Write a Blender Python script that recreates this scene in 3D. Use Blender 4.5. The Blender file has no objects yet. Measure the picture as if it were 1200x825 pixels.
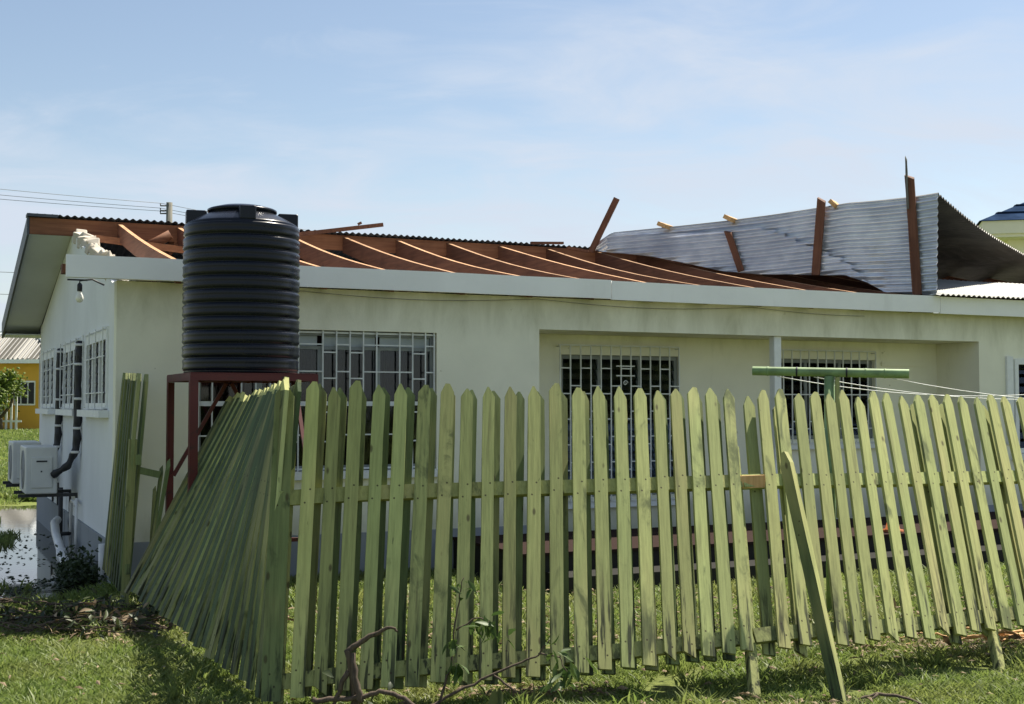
import bpy, math, random
import numpy as np
from mathutils import Vector, Matrix, noise as mnoise

random.seed(7)
rng = np.random.default_rng(11)
R = math.radians
scene = bpy.context.scene
col = scene.collection

# ------------------------------------------------------------------ camera
cd = bpy.data.cameras.new('camera')
cam = bpy.data.objects.new('camera', cd)
col.objects.link(cam)
PITCH = math.atan(62.5 / 1500.0)
cam.location = (0, 0, 1.5)
cam.rotation_euler = (math.pi / 2 + PITCH, 0, 0)
cd.sensor_width = 36.0
cd.lens = 36.0 * 1500.0 / 1200.0
cd.clip_start = 0.05
cd.clip_end = 3000
scene.camera = cam

# ------------------------------------------------------------------ sky + sun
SUN_EL = R(59)
SUN_H = Vector((0.68, 0.73, 0)).normalized()
SUN = Vector((SUN_H.x * math.cos(SUN_EL), SUN_H.y * math.cos(SUN_EL), math.sin(SUN_EL)))
world = bpy.data.worlds.new('World')
scene.world = world
world.use_nodes = True
wn, wl = world.node_tree.nodes, world.node_tree.links
wn.clear()
w_out = wn.new('ShaderNodeOutputWorld')
w_bg = wn.new('ShaderNodeBackground')
w_bg.inputs['Strength'].default_value = 0.070
sky = wn.new('ShaderNodeTexSky')
sky.sky_type = 'NISHITA'
sky.sun_disc = False
sky.sun_elevation = SUN_EL
sky.sun_rotation = math.atan2(SUN_H.x, SUN_H.y)
sky.air_density = 1.0
sky.dust_density = 0.6
sky.ozone_density = 1.6
tc = wn.new('ShaderNodeTexCoord')
sep = wn.new('ShaderNodeSeparateXYZ')
wl.new(tc.outputs['Generated'], sep.inputs[0])
def wmath(op, a, b=None, clamp=False):
    n = wn.new('ShaderNodeMath'); n.operation = op; n.use_clamp = clamp
    for i, v in enumerate((a, b)):
        if v is None: continue
        if isinstance(v, (int, float)): n.inputs[i].default_value = v
        else: wl.new(v, n.inputs[i])
    return n.outputs[0]
zz = wmath('ADD', wmath('MAXIMUM', sep.outputs['Z'], 0.0), 0.22)
cx = wmath('DIVIDE', sep.outputs['X'], zz)
cy = wmath('DIVIDE', sep.outputs['Y'], zz)
comb = wn.new('ShaderNodeCombineXYZ')
wl.new(cx, comb.inputs[0]); wl.new(cy, comb.inputs[1])
mp = wn.new('ShaderNodeMapping')
mp.inputs['Rotation'].default_value = (0, 0, 0.55)
mp.inputs['Location'].default_value = (3.2, 6.1, 0)
mp.inputs['Scale'].default_value = (0.75, 1.25, 1)
wl.new(comb.outputs[0], mp.inputs[0])
nz = wn.new('ShaderNodeTexNoise')
nz.inputs['Scale'].default_value = 1.0
nz.inputs['Detail'].default_value = 7.0
nz.inputs['Roughness'].default_value = 0.52
nz.inputs['Distortion'].default_value = 0.5
wl.new(mp.outputs[0], nz.inputs['Vector'])
# thin haze veil low in the sky, breaking into soft streaks higher up
lowband = wmath('SUBTRACT', 1.0, wmath('MULTIPLY', sep.outputs['Z'], 2.6), True)
dens = wmath('ADD', wmath('MULTIPLY', wmath('SUBTRACT', nz.outputs['Fac'], 0.46), 2.8), wmath('MULTIPLY', lowband, 0.62))
nz2 = wn.new('ShaderNodeTexNoise'); nz2.inputs['Scale'].default_value = 3.1; nz2.inputs['Detail'].default_value = 8.0; nz2.inputs['Roughness'].default_value = 0.6; nz2.inputs['Distortion'].default_value = 0.9
wl.new(mp.outputs[0], nz2.inputs['Vector'])
dens = wmath('ADD', dens, wmath('MULTIPLY', wmath('SUBTRACT', nz2.outputs['Fac'], 0.5), 2.3))
dens = wmath('MULTIPLY', dens, 1.0, True)
ramp = wmath('MULTIPLY', wmath('SMOOTHSTEP' if False else 'POWER', dens, 1.25), 0.92)
mixc = wn.new('ShaderNodeMix'); mixc.data_type = 'RGBA'
wl.new(ramp, mixc.inputs['Factor'])
tint = wn.new('ShaderNodeMix'); tint.data_type = 'RGBA'; tint.blend_type = 'MULTIPLY'; tint.inputs['Factor'].default_value = 1.0
wl.new(sky.outputs[0], tint.inputs['A']); tint.inputs['B'].default_value = (1.10, 1.0, 0.90, 1)
wl.new(tint.outputs['Result'], mixc.inputs['A'])
mixc.inputs['B'].default_value = (4.7, 5.2, 6.0, 1)
wl.new(mixc.outputs['Result'], w_bg.inputs['Color'])
wl.new(w_bg.outputs[0], w_out.inputs['Surface'])

sd = bpy.data.lights.new('sun', 'SUN')
sd.energy = 5.0
sd.angle = R(0.55)
sd.color = (1.0, 0.93, 0.80)
sun = bpy.data.objects.new('sun', sd)
col.objects.link(sun)
sun.rotation_euler = SUN.to_track_quat('Z', 'Y').to_euler()
sun.location = (8, 6, 20)

scene.view_settings.view_transform = 'Standard'
scene.view_settings.look = 'None'
scene.view_settings.gamma = 1.0
scene.view_settings.exposure = 1.06
scene.view_settings.use_curve_mapping = False
scene.render.engine = 'CYCLES'
scene.cycles.max_bounces = 8

# ------------------------------------------------------------------ helpers
class MB:
    """collects faces; build() links them as ONE mesh object"""
    def __init__(s): s.v = []; s.f = []; s.m = []; s.sm = []
    def add(s, vs, fs, mi=0, smooth=False):
        o = len(s.v); s.v += [tuple(p) for p in vs]
        for f in fs:
            s.f.append(tuple(i + o for i in f)); s.m.append(mi); s.sm.append(smooth)
        return s
    def box(s, a, b, mi=0):
        x0, y0, z0 = a; x1, y1, z1 = b
        return s.add([(x0,y0,z0),(x1,y0,z0),(x1,y1,z0),(x0,y1,z0),(x0,y0,z1),(x1,y0,z1),(x1,y1,z1),(x0,y1,z1)],
                     [(0,3,2,1),(4,5,6,7),(0,1,5,4),(1,2,6,5),(2,3,7,6),(3,0,4,7)], mi)
    def bar(s, p, q, w, h, up=(0,0,1), mi=0):
        """rectangular bar from p to q, w sideways, h along up"""
        p, q = Vector(p), Vector(q); d = (q - p).normalized(); u = Vector(up)
        x = d.cross(u)
        if x.length < 1e-4: x = d.cross(Vector((1, 0, 0)))
        x.normalize(); u = x.cross(d).normalized()
        c = [(-1,-1),(1,-1),(1,1),(-1,1)]
        vs = [p + x*(a*w/2) + u*(b*h/2) for a, b in c] + [q + x*(a*w/2) + u*(b*h/2) for a, b in c]
        return s.add(vs, [(3,2,1,0),(4,5,6,7),(0,1,5,4),(1,2,6,5),(2,3,7,6),(3,0,4,7)], mi)
    def tube(s, pts, rad, n=8, mi=0, caps=True):
        pts = [Vector(p) for p in pts]
        if not hasattr(rad, '__len__'): rad = [rad] * len(pts)
        base = len(s.v); prev = None
        for i, p in enumerate(pts):
            d = (pts[min(i+1, len(pts)-1)] - pts[max(i-1, 0)]).normalized()
            if prev is None:
                x = d.cross(Vector((0,0,1)))
                if x.length < 1e-3: x = d.cross(Vector((1,0,0)))
            else:
                x = prev - d * prev.dot(d)
            x.normalize(); prev = x; y = d.cross(x)
            for k in range(n):
                a = 2*math.pi*k/n
                s.v.append(tuple(p + (x*math.cos(a) + y*math.sin(a))*rad[i]))
        for i in range(len(pts)-1):
            for k in range(n):
                k2 = (k+1) % n
                s.f.append((base+i*n+k, base+i*n+k2, base+(i+1)*n+k2, base+(i+1)*n+k)); s.m.append(mi); s.sm.append(True)
        if caps:
            s.f.append(tuple(base+k for k in reversed(range(n)))); s.m.append(mi); s.sm.append(False)
            e = base+(len(pts)-1)*n
            s.f.append(tuple(e+k for k in range(n))); s.m.append(mi); s.sm.append(False)
        return s
    def lathe(s, prof, n=48, mi=0, centre=(0,0,0)):
        base = len(s.v)
        for r, z in prof:
            for k in range(n):
                a = 2*math.pi*k/n
                s.v.append((centre[0]+r*math.cos(a), centre[1]+r*math.sin(a), centre[2]+z))
        for i in range(len(prof)-1):
            for k in range(n):
                k2 = (k+1) % n
                s.f.append((base+i*n+k, base+i*n+k2, base+(i+1)*n+k2, base+(i+1)*n+k)); s.m.append(mi); s.sm.append(True)
        return s
    def prism(s, poly, d, mi=0):
        """poly: 3D points (planar), extruded by vector d"""
        n = len(poly); d = Vector(d)
        vs = [Vector(p) for p in poly] + [Vector(p)+d for p in poly]
        fs = [tuple(reversed(range(n))), tuple(range(n, 2*n))] + [(i, (i+1)%n, n+(i+1)%n, n+i) for i in range(n)]
        return s.add(vs, fs, mi)
    def grid(s, fn, nu, nv, mi=0, smooth=True):
        vs = [fn(i/nu, j/nv) for j in range(nv+1) for i in range(nu+1)]
        fs = [(j*(nu+1)+i, j*(nu+1)+i+1, (j+1)*(nu+1)+i+1, (j+1)*(nu+1)+i) for j in range(nv) for i in range(nu)]
        return s.add(vs, fs, mi, smooth)
    def mesh(s, name, mats):
        me = bpy.data.meshes.new(name)
        me.from_pydata(s.v, [], s.f)
        me.polygons.foreach_set('material_index', s.m)
        me.polygons.foreach_set('use_smooth', s.sm)
        for m in (mats if isinstance(mats, (list, tuple)) else [mats]): me.materials.append(m)
        me.update()
        return me
    def build(s, name, mats, parent=None, **kw):
        return place(name, s.mesh(name, mats), parent, **kw)

def place(name, me, parent=None, mat4=None, loc=None):
    o = bpy.data.objects.new(name, me)
    col.objects.link(o)
    if parent is not None: o.parent = parent
    if mat4 is not None: o.matrix_basis = mat4
    if loc is not None: o.location = loc
    return o

def tag(o, label, cat, group=None):
    o['label'] = label; o['category'] = cat
    if group: o['group'] = group
    return o
def structure(o): o['kind'] = 'structure'; return o
def thing(name, label, cat, loc=(0,0,0), rz=0, group=None):
    o = bpy.data.objects.new(name, None); col.objects.link(o)
    o.location = loc; o.rotation_euler = (0, 0, rz); o.empty_display_size = 0.2
    return tag(o, label, cat, group)
def bevel(o, w=0.004, seg=2):
    m = o.modifiers.new('bevel', 'BEVEL'); m.width = w; m.segments = seg; m.limit_method = 'ANGLE'; m.angle_limit = R(40)
    return o

# ------------------------------------------------------------------ materials
class Mat:
    def __init__(s, name, rough=0.6, metal=0.0, spec=0.5):
        s.m = bpy.data.materials.new(name); s.m.use_nodes = True
        s.n = s.m.node_tree.nodes; s.l = s.m.node_tree.links
        s.b = s.n['Principled BSDF']
        s.b.inputs['Roughness'].default_value = rough
        s.b.inputs['Metallic'].default_value = metal
        s.b.inputs['Specular IOR Level'].default_value = spec
        s._c = None
    def coord(s, kind='Object', scale=(1,1,1), rnd=0.0, rot=(0,0,0)):
        t = s.n.new('ShaderNodeTexCoord'); out = t.outputs[kind]
        if kind == 'World':
            pass
        if rnd:
            oi = s.n.new('ShaderNodeObjectInfo')
            mu = s.n.new('ShaderNodeVectorMath'); mu.operation = 'SCALE'
            cb = s.n.new('ShaderNodeCombineXYZ')
            s.l.new(oi.outputs['Random'], cb.inputs[0]); s.l.new(oi.outputs['Random'], cb.inputs[1]); s.l.new(oi.outputs['Random'], cb.inputs[2])
            s.l.new(cb.outputs[0], mu.inputs[0]); mu.inputs['Scale'].default_value = rnd
            ad = s.n.new('ShaderNodeVectorMath'); ad.operation = 'ADD'
            s.l.new(out, ad.inputs[0]); s.l.new(mu.outputs[0], ad.inputs[1]); out = ad.outputs[0]
        m = s.n.new('ShaderNodeMapping'); m.inputs['Scale'].default_value = scale; m.inputs['Rotation'].default_value = rot
        s.l.new(out, m.inputs[0])
        return m.outputs[0]
    def noise(s, vec, scale, detail=4, rough=0.55, dist=0.0):
        n = s.n.new('ShaderNodeTexNoise')
        n.inputs['Scale'].default_value = scale; n.inputs['Detail'].default_value = detail
        n.inputs['Roughness'].default_value = rough; n.inputs['Distortion'].default_value = dist
        s.l.new(vec, n.inputs['Vector']); return n.outputs['Fac']
    def math(s, op, a, b=None, clamp=False):
        n = s.n.new('ShaderNodeMath'); n.operation = op; n.use_clamp = clamp
        for i, v in enumerate((a, b)):
            if v is None: continue
            if isinstance(v, (int, float)): n.inputs[i].default_value = v
            else: s.l.new(v, n.inputs[i])
        return n.outputs[0]
    def band(s, fac, lo, hi):
        n = s.n.new('ShaderNodeMapRange'); n.clamp = True; n.interpolation_type = 'SMOOTHSTEP'
        n.inputs['From Min'].default_value = lo; n.inputs['From Max'].default_value = hi
        s.l.new(fac, n.inputs['Value']); return n.outputs[0]
    def rgb(s, c):
        n = s.n.new('ShaderNodeRGB'); n.outputs[0].default_value = (*c, 1); return n.outputs[0]
    def mix(s, fac, a, b, mode='MIX'):
        n = s.n.new('ShaderNodeMix'); n.data_type = 'RGBA'; n.blend_type = mode
        for key, v in (('Factor', fac), ('A', a), ('B', b)):
            if isinstance(v, tuple): n.inputs[key].default_value = (*v, 1)
            elif isinstance(v, (int, float)): n.inputs[key].default_value = v
            else: s.l.new(v, n.inputs[key])
        return n.outputs['Result']
    def rand(s):
        return s.n.new('ShaderNodeObjectInfo').outputs['Random']
    def z(s, kind='Object'):
        t = s.n.new('ShaderNodeTexCoord'); x = s.n.new('ShaderNodeSeparateXYZ'); s.l.new(t.outputs[kind], x.inputs[0]); return x.outputs
    def colour(s, c):
        if isinstance(c, tuple): s.b.inputs['Base Color'].default_value = (*c, 1)
        else: s.l.new(c, s.b.inputs['Base Color'])
        return s
    def roughness(s, r): s.l.new(r, s.b.inputs['Roughness']); return s
    def bump(s, h, strength=0.3, dist=0.01):
        n = s.n.new('ShaderNodeBump'); n.inputs['Strength'].default_value = strength; n.inputs['Distance'].default_value = dist
        s.l.new(h, n.inputs['Height']); s.l.new(n.outputs[0], s.b.inputs['Normal']); return s

M = {}
def make_green(name, base, dark):
    m = Mat(name, 0.72, spec=0.25)
    v = m.coord('Object', (1, 1, 0.06), 37.0)
    v2 = m.coord('Object', (1, 1, 0.35), 53.0)
    grain = m.noise(v, 75, 5, 0.6)
    blot = m.math('ADD', m.noise(v2, 8.5, 5, 0.62, 0.6), m.math('MULTIPLY', m.math('SUBTRACT', m.math('FRACT', m.math('MULTIPLY', m.rand(), 13.7)), 0.55), 0.17))
    big = m.noise(v2, 2.6, 3, 0.5)
    c = m.mix(m.band(grain, 0.25, 0.75), tuple(x*0.80 for x in base), tuple(min(1, x*1.16) for x in base))
    # sun-bleached streaks, mildew, knocks down to the timber
    c = m.mix(m.math('MULTIPLY', m.band(big, 0.48, 0.70), 0.50), c, (0.50, 0.46, 0.19))
    c = m.mix(m.math('MULTIPLY', m.band(blot, 0.57, 0.72), 0.80), c, dark)
    fine = m.noise(m.coord('Object', (1, 1, 0.25), 11.0), 42, 3, 0.6)
    c = m.mix(m.math('MULTIPLY', m.band(fine, 0.70, 0.78), 0.65), c, (0.05, 0.06, 0.03))
    run = m.noise(m.coord('Object', (1, 1, 0.045), 71.0), 26, 4, 0.65)
    c = m.mix(m.math('MULTIPLY', m.math('MULTIPLY', m.band(run, 0.55, 0.68), m.band(big, 0.40, 0.62)), 0.55), c, (0.085, 0.080, 0.042))
    # foot of each picket is blackened by splash and rot
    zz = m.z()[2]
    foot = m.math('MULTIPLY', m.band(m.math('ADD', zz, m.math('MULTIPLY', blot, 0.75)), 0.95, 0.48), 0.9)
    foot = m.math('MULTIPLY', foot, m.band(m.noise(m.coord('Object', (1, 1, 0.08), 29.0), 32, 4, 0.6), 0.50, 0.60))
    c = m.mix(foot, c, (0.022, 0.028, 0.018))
    xyz = m.z()
    for zc in (0.96, 1.03, 0.07, 0.13):
        dx = m.math('SUBTRACT', m.math('ABSOLUTE', m.math('ADD', xyz[0], 0.012 if zc in (0.96, 0.13) else -0.012)), 0.0)
        dd = m.math('ADD', m.math('POWER', dx, 2.0), m.math('POWER', m.math('SUBTRACT', xyz[2], zc), 2.0))
        c = m.mix(m.math('MULTIPLY', m.band(dd, 0.000040, 0.000012), 0.85), c, (0.035, 0.022, 0.014))
    vor = m.n.new('ShaderNodeTexVoronoi'); vor.inputs['Scale'].default_value = 9.0
    m.l.new(m.coord('Object', (1.0, 1.0, 0.45), 41.0), vor.inputs['Vector'])
    kn = m.math('MULTIPLY', m.band(vor.outputs['Distance'], 0.115, 0.05), 0.75)
    c = m.mix(kn, c, (0.060, 0.045, 0.022))
    r = m.rand()
    hsv = m.n.new('ShaderNodeHueSaturation')
    hsv.inputs['Saturation'].default_value = 1.0
    m.l.new(m.math('ADD', 0.74, m.math('MULTIPLY', r, 0.44)), hsv.inputs['Value'])
    m.l.new(m.math('ADD', 0.489, m.math('MULTIPLY', m.math('FRACT', m.math('MULTIPLY', r, 7.31)), 0.02)), hsv.inputs['Hue'])
    m.l.new(c, hsv.inputs['Color'])
    m.colour(hsv.outputs[0])
    m.bump(m.math('ADD', grain, m.math('MULTIPLY', blot, 0.6)), 0.35, 0.004)
    return m.m
def plain(name, c, rough=0.5, metal=0.0, spec=0.5, var=0.15, scale=12, bump=0.1):
    m = Mat(name, rough, metal, spec)
    n = m.noise(m.coord('Object', (1,1,1), 5.0), scale, 4, 0.6)
    m.colour(m.mix(m.band(n, 0.25, 0.75), tuple(x*(1-var) for x in c), tuple(min(1, x*(1+var)) for x in c)))
    if bump: m.bump(n, bump, 0.003)
    return m.m
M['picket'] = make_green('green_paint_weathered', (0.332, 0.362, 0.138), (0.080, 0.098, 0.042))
M['picket_dark'] = make_green('green_paint_dark', (0.170, 0.212, 0.084), (0.040, 0.056, 0.024))  # same green paint with a darker base tone
M['picket_shadow'] = make_green('green_paint_shaded', (0.066, 0.098, 0.042), (0.022, 0.032, 0.016))  # shaded copy of the green paint: picket faces coloured dark
M['picket_lit_edge'] = make_green('green_paint_lit_edges', (0.38, 0.425, 0.19), (0.10, 0.13, 0.055))  # lit copy of the green paint, brightens the picket edges
M['tip'] = plain('sunlit_picket_tip', (0.44, 0.44, 0.16), 0.8)  # sunlight on the picket points, put into their colour

def wood(name, base, light, scale=1.0, axis=2, rough=0.75):
    m = Mat(name, rough, spec=0.25)
    sc = [1, 1, 1]; sc[axis] = 0.05
    v = m.coord('Object', tuple(sc), 23.0)
    g = m.noise(v, 60*scale, 5, 0.62)
    b = m.noise(m.coord('Object', (1,1,1), 9.0), 2.4, 4, 0.55)
    c = m.mix(m.band(g, 0.28, 0.72), base, light)
    c = m.mix(m.math('MULTIPLY', m.band(b, 0.45, 0.75), 0.5), c, tuple(x*0.5 for x in base))
    hsv = m.n.new('ShaderNodeHueSaturation'); m.l.new(m.math('ADD', 0.8, m.math('MULTIPLY', m.rand(), 0.4)), hsv.inputs['Value']); m.l.new(c, hsv.inputs['Color'])
    m.colour(hsv.outputs[0]); m.bump(g, 0.3, 0.004)
    return m.m
M['rafter'] = wood('stained_rafter_timber', (0.098, 0.042, 0.026), (0.165, 0.072, 0.042), 0.6, 1)
M['ridge'] = wood('ridge_beam_timber', (0.165, 0.066, 0.034), (0.26, 0.115, 0.058), 0.6, 0)
M['raw'] = wood('raw_broken_timber', (0.48, 0.28, 0.12), (0.62, 0.40, 0.20), 0.8, 2)
M['batten'] = wood('batten_timber', (0.125, 0.052, 0.031), (0.20, 0.088, 0.05), 0.7, 2)
M['rafter_sunlit'] = wood('sunlit_rafter_edge', (0.36, 0.19, 0.09), (0.50, 0.29, 0.15), 0.6, 1)  # rafter top faces coloured pale orange as if catching the sun
M['bark'] = wood('bark', (0.070, 0.052, 0.040), (0.145, 0.11, 0.082), 1.4, 2, 0.9)
M['pole'] = wood('grey_pole_timber', (0.11, 0.11, 0.095), (0.19, 0.18, 0.155), 0.5, 2, 0.9)

def wall_mat(name, base, dirt, top_dirt=True, streak=0.25):
    m = Mat(name, 0.92, spec=0.05)
    v = m.coord('Object')
    n1 = m.noise(v, 1.1, 5, 0.6)
    n2 = m.noise(m.coord('Object', (1, 1, 0.30)), 3.2, 6, 0.68, 0.4)
    n3 = m.noise(v, 60, 3, 0.6)
    c = m.mix(m.band(n1, 0.3, 0.75), base, tuple(x*0.90 for x in base))
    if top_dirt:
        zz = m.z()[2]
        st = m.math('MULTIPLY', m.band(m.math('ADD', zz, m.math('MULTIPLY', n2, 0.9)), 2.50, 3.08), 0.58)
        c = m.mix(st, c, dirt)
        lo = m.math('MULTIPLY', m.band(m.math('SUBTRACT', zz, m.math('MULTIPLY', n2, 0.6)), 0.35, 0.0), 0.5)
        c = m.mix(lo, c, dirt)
    c = m.mix(m.math('MULTIPLY', m.band(n2, 0.56, 0.80), streak), c, dirt)
    sp = m.noise(v, 14, 2, 0.5)
    c = m.mix(m.math('MULTIPLY', m.band(sp, 0.74, 0.80), 0.5), c, dirt)
    m.colour(c); m.bump(m.math('ADD', n3, m.math('MULTIPLY', n1, 2.0)), 0.25, 0.004)
    return m.m
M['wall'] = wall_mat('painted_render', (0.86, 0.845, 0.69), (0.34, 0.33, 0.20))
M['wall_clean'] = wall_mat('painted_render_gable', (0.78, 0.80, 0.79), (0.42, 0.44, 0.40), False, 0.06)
M['plinth'] = wall_mat('grey_plinth', (0.30, 0.32, 0.33), (0.11, 0.12, 0.11), False)
M['concrete'] = wall_mat('terrace_concrete', (0.036, 0.035, 0.032), (0.02, 0.02, 0.017), False)
M['rubble'] = wall_mat('broken_concrete', (0.55, 0.50, 0.42), (0.25, 0.22, 0.18), False)
M['fascia'] = wall_mat('white_fascia_paint', (0.94, 0.94, 0.93), (0.45, 0.44, 0.40), False, 0.22)
M['soffit'] = wall_mat('soffit_board', (0.62, 0.65, 0.60), (0.30, 0.31, 0.24), False)
M['redfloor'] = wall_mat('red_terrace_edge', (0.034, 0.021, 0.018), (0.02, 0.017, 0.015), False)
M['yellow'] = wall_mat('yellow_wall', (0.66, 0.38, 0.065), (0.40, 0.25, 0.08), False)
M['cream'] = wall_mat('cream_wall', (0.80, 0.76, 0.63), (0.55, 0.52, 0.44), False)

def plain(name, c, rough=0.5, metal=0.0, spec=0.5, var=0.15, scale=12, bump=0.1):
    m = Mat(name, rough, metal, spec)
    n = m.noise(m.coord('Object', (1,1,1), 5.0), scale, 4, 0.6)
    m.colour(m.mix(m.band(n, 0.25, 0.75), tuple(x*(1-var) for x in c), tuple(min(1, x*(1+var)) for x in c)))
    if bump: m.bump(n, bump, 0.003)
    return m.m
def tank_mat():
    m = Mat('black_polythene', 0.3, spec=0.27)
    v = m.coord('Object')
    n = m.noise(v, 5, 5, 0.6); d = m.noise(m.coord('Object', (1, 1, 0.2)), 7, 5, 0.65)
    m.colour(m.mix(m.math('MULTIPLY', m.band(d, 0.48, 0.78), 0.5), (0.005, 0.007, 0.014), (0.014, 0.016, 0.022)))
    m.roughness(m.math('ADD', 0.20, m.math('MULTIPLY', n, 0.16)))
    m.bump(m.noise(v, 130, 2), 0.05, 0.002)
    return m.m
M['tank'] = tank_mat()
def redsteel():
    m = Mat('red_oxide_steel', 0.6, 0.0, 0.4)
    n = m.noise(m.coord('Object'), 9, 5, 0.62)
    c = m.mix(m.band(n, 0.52, 0.70), (0.105, 0.021, 0.019), (0.050, 0.022, 0.017))
    m.colour(c); m.bump(n, 0.2, 0.003); return m.m
M['redsteel'] = redsteel()
def galv(name, c0, c1, metal=0.55, rough=0.42, sc=(1, 1, 1)):
    m = Mat(name, rough, metal, 0.5)
    n = m.noise(m.coord('Object', sc, 17.0), 3.5, 5, 0.6)
    n2 = m.noise(m.coord('Object', (1,1,1), 3.0), 22, 3, 0.6)
    c = m.mix(m.band(n, 0.3, 0.72), c0, c1)
    c = m.mix(m.math('MULTIPLY', m.band(n2, 0.66, 0.78), 0.3), c, tuple(x*0.55 for x in c0))
    m.colour(c); m.roughness(m.math('ADD', rough-0.08, m.math('MULTIPLY', n, 0.22)))
    return m.m
M['zinc'] = galv('zinc_sheet', (0.55, 0.58, 0.64), (0.74, 0.77, 0.82), 0.75, 0.30)
M['zinc_shaded'] = galv('zinc_sheet_shaded', (0.030, 0.029, 0.028), (0.060, 0.057, 0.053), 0.2, 0.55)  # shade under the folded leaf, put into the zinc colour
M['zinc_pale'] = galv('zinc_sheet_pale', (0.34, 0.34, 0.325), (0.46, 0.46, 0.44), 0.2, 0.6)
M['zinc_dark'] = galv('zinc_sheet_dark', (0.045, 0.055, 0.070), (0.085, 0.095, 0.11), 0.3, 0.5)
def ribroof():
    m = Mat('ribbed_roof', 0.6, 0.1, 0.3)
    w = m.n.new('ShaderNodeTexWave'); w.wave_type = 'BANDS'; w.bands_direction = 'X'; w.inputs['Scale'].default_value = 1.15; w.inputs['Distortion'].default_value = 0.3
    m.l.new(m.coord('Object'), w.inputs['Vector'])
    m.colour(m.mix(m.band(w.outputs['Fac'], 0.35, 0.65), (0.12, 0.115, 0.10), (0.42, 0.41, 0.38)))
    return m.m
M['ribroof'] = ribroof()
M['blueroof'] = plain('blue_metal_tiles', (0.026, 0.046, 0.092), 0.95, 0.0, 0.0, 0.3, 3)
M['black'] = plain('black_rubber', (0.015, 0.016, 0.02), 0.6)
M['darksteel'] = plain('dark_bracket_steel', (0.03, 0.03, 0.032), 0.6)
M['acwhite'] = plain('ac_casing', (0.62, 0.63, 0.60), 0.5, 0, 0.4, 0.06, 4)
M['acgrey'] = plain('ac_grille', (0.30, 0.31, 0.31), 0.6)
M['pvc'] = plain('white_pvc', (0.68, 0.68, 0.66), 0.45, 0, 0.4, 0.08, 6)
M['bars'] = plain('grille_paint', (0.66, 0.68, 0.66), 0.5, 0, 0.4, 0.12, 9)
M['frame'] = plain('window_frame_grey', (0.22, 0.24, 0.235), 0.5, 0, 0.4, 0.12, 9)
M['whiteframe'] = plain('window_frame_white', (0.76, 0.78, 0.77), 0.55, 0, 0.4, 0.06, 9)
M['pipe_green'] = plain('green_pipe_paint', (0.20, 0.30, 0.125), 0.5, 0, 0.4, 0.35, 6)
M['line'] = plain('white_cord', (0.75, 0.76, 0.72), 0.6, bump=0)
M['wire'] = plain('cable', (0.12, 0.12, 0.13), 0.6, bump=0)
M['bulb'] = plain('bulb_glass', (0.80, 0.80, 0.74), 0.15, 0, 0.5, 0.02, 3, 0)
M['orange'] = plain('orange_plastic', (0.36, 0.10, 0.025), 0.5, 0, 0.4, 0.15, 6)
M['curtain'] = plain('wine_curtain', (0.075, 0.040, 0.050), 0.9, 0, 0.1, 0.35, 7)
M['ceil'] = plain('ceiling_board', (0.5, 0.48, 0.44), 0.9)

def glass_mat():
    m = bpy.data.materials.new('window_glass'); m.use_nodes = True
    n, l = m.node_tree.nodes, m.node_tree.links; n.clear()
    out = n.new('ShaderNodeOutputMaterial'); mx = n.new('ShaderNodeMixShader')
    tr = n.new('ShaderNodeBsdfTransparent'); tr.inputs[0].default_value = (0.55, 0.60, 0.60, 1)
    gl = n.new('ShaderNodeBsdfGlossy'); gl.inputs['Roughness'].default_value = 0.06; gl.inputs[0].default_value = (0.8, 0.85, 0.9, 1)
    fr = n.new('ShaderNodeFresnel'); fr.inputs[0].default_value = 1.5
    l.new(fr.outputs[0], mx.inputs[0]); l.new(tr.outputs[0], mx.inputs[1]); l.new(gl.outputs[0], mx.inputs[2]); l.new(mx.outputs[0], out.inputs[0])
    return m
M['glass'] = glass_mat()
M['louvre_shade'] = plain('shade_toned_louvre', (0.018, 0.020, 0.024), 0.6, 0, 0.1, 0.2, 6)  # gable louvres coloured dark to stand for the unlit openings
M['frost'] = plain('frosted_pane', (0.33, 0.37, 0.36), 0.35, 0, 0.5, 0.1, 4)

def leaf_mat(name, a, b, trans=0.35, patch=False, rough=0.5):
    m = bpy.data.materials.new(name); m.use_nodes = True
    n, l = m.node_tree.nodes, m.node_tree.links; n.clear()
    out = n.new('ShaderNodeOutputMaterial')
    geo = n.new('ShaderNodeNewGeometry'); 
    mixn = n.new('ShaderNodeMix'); mixn.data_type = 'RGBA'
    mixn.inputs['A'].default_value = (*a, 1); mixn.inputs['B'].default_value = (*b, 1)
    l.new(geo.outputs['Random Per Island'], mixn.inputs['Factor'])
    c = mixn.outputs['Result']
    if patch:
        nt = n.new('ShaderNodeTexNoise'); nt.inputs['Scale'].default_value = 1.4; nt.inputs['Detail'].default_value = 4
        l.new(geo.outputs['Position'], nt.inputs['Vector'])
        mr = n.new('ShaderNodeMapRange'); mr.inputs['From Min'].default_value = 0.42; mr.inputs['From Max'].default_value = 0.72; mr.inputs['To Max'].default_value = 0.55
        l.new(nt.outputs['Fac'], mr.inputs['Value'])
        m2 = n.new('ShaderNodeMix'); m2.data_type = 'RGBA'; m2.inputs['B'].default_value = (*patch, 1)
        l.new(mr.outputs[0], m2.inputs['Factor']); l.new(c, m2.inputs['A']); c = m2.outputs['Result']
    p = n.new('ShaderNodeBsdfPrincipled'); p.inputs['Roughness'].default_value = rough; p.inputs['Specular IOR Level'].default_value = 0.35
    t = n.new('ShaderNodeBsdfTranslucent'); mx = n.new('ShaderNodeMixShader'); mx.inputs[0].default_value = trans
    l.new(c, p.inputs['Base Color']); l.new(c, t.inputs[0])
    l.new(p.outputs[0], mx.inputs[1]); l.new(t.outputs[0], mx.inputs[2]); l.new(mx.outputs[0], out.inputs[0])
    return m
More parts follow.
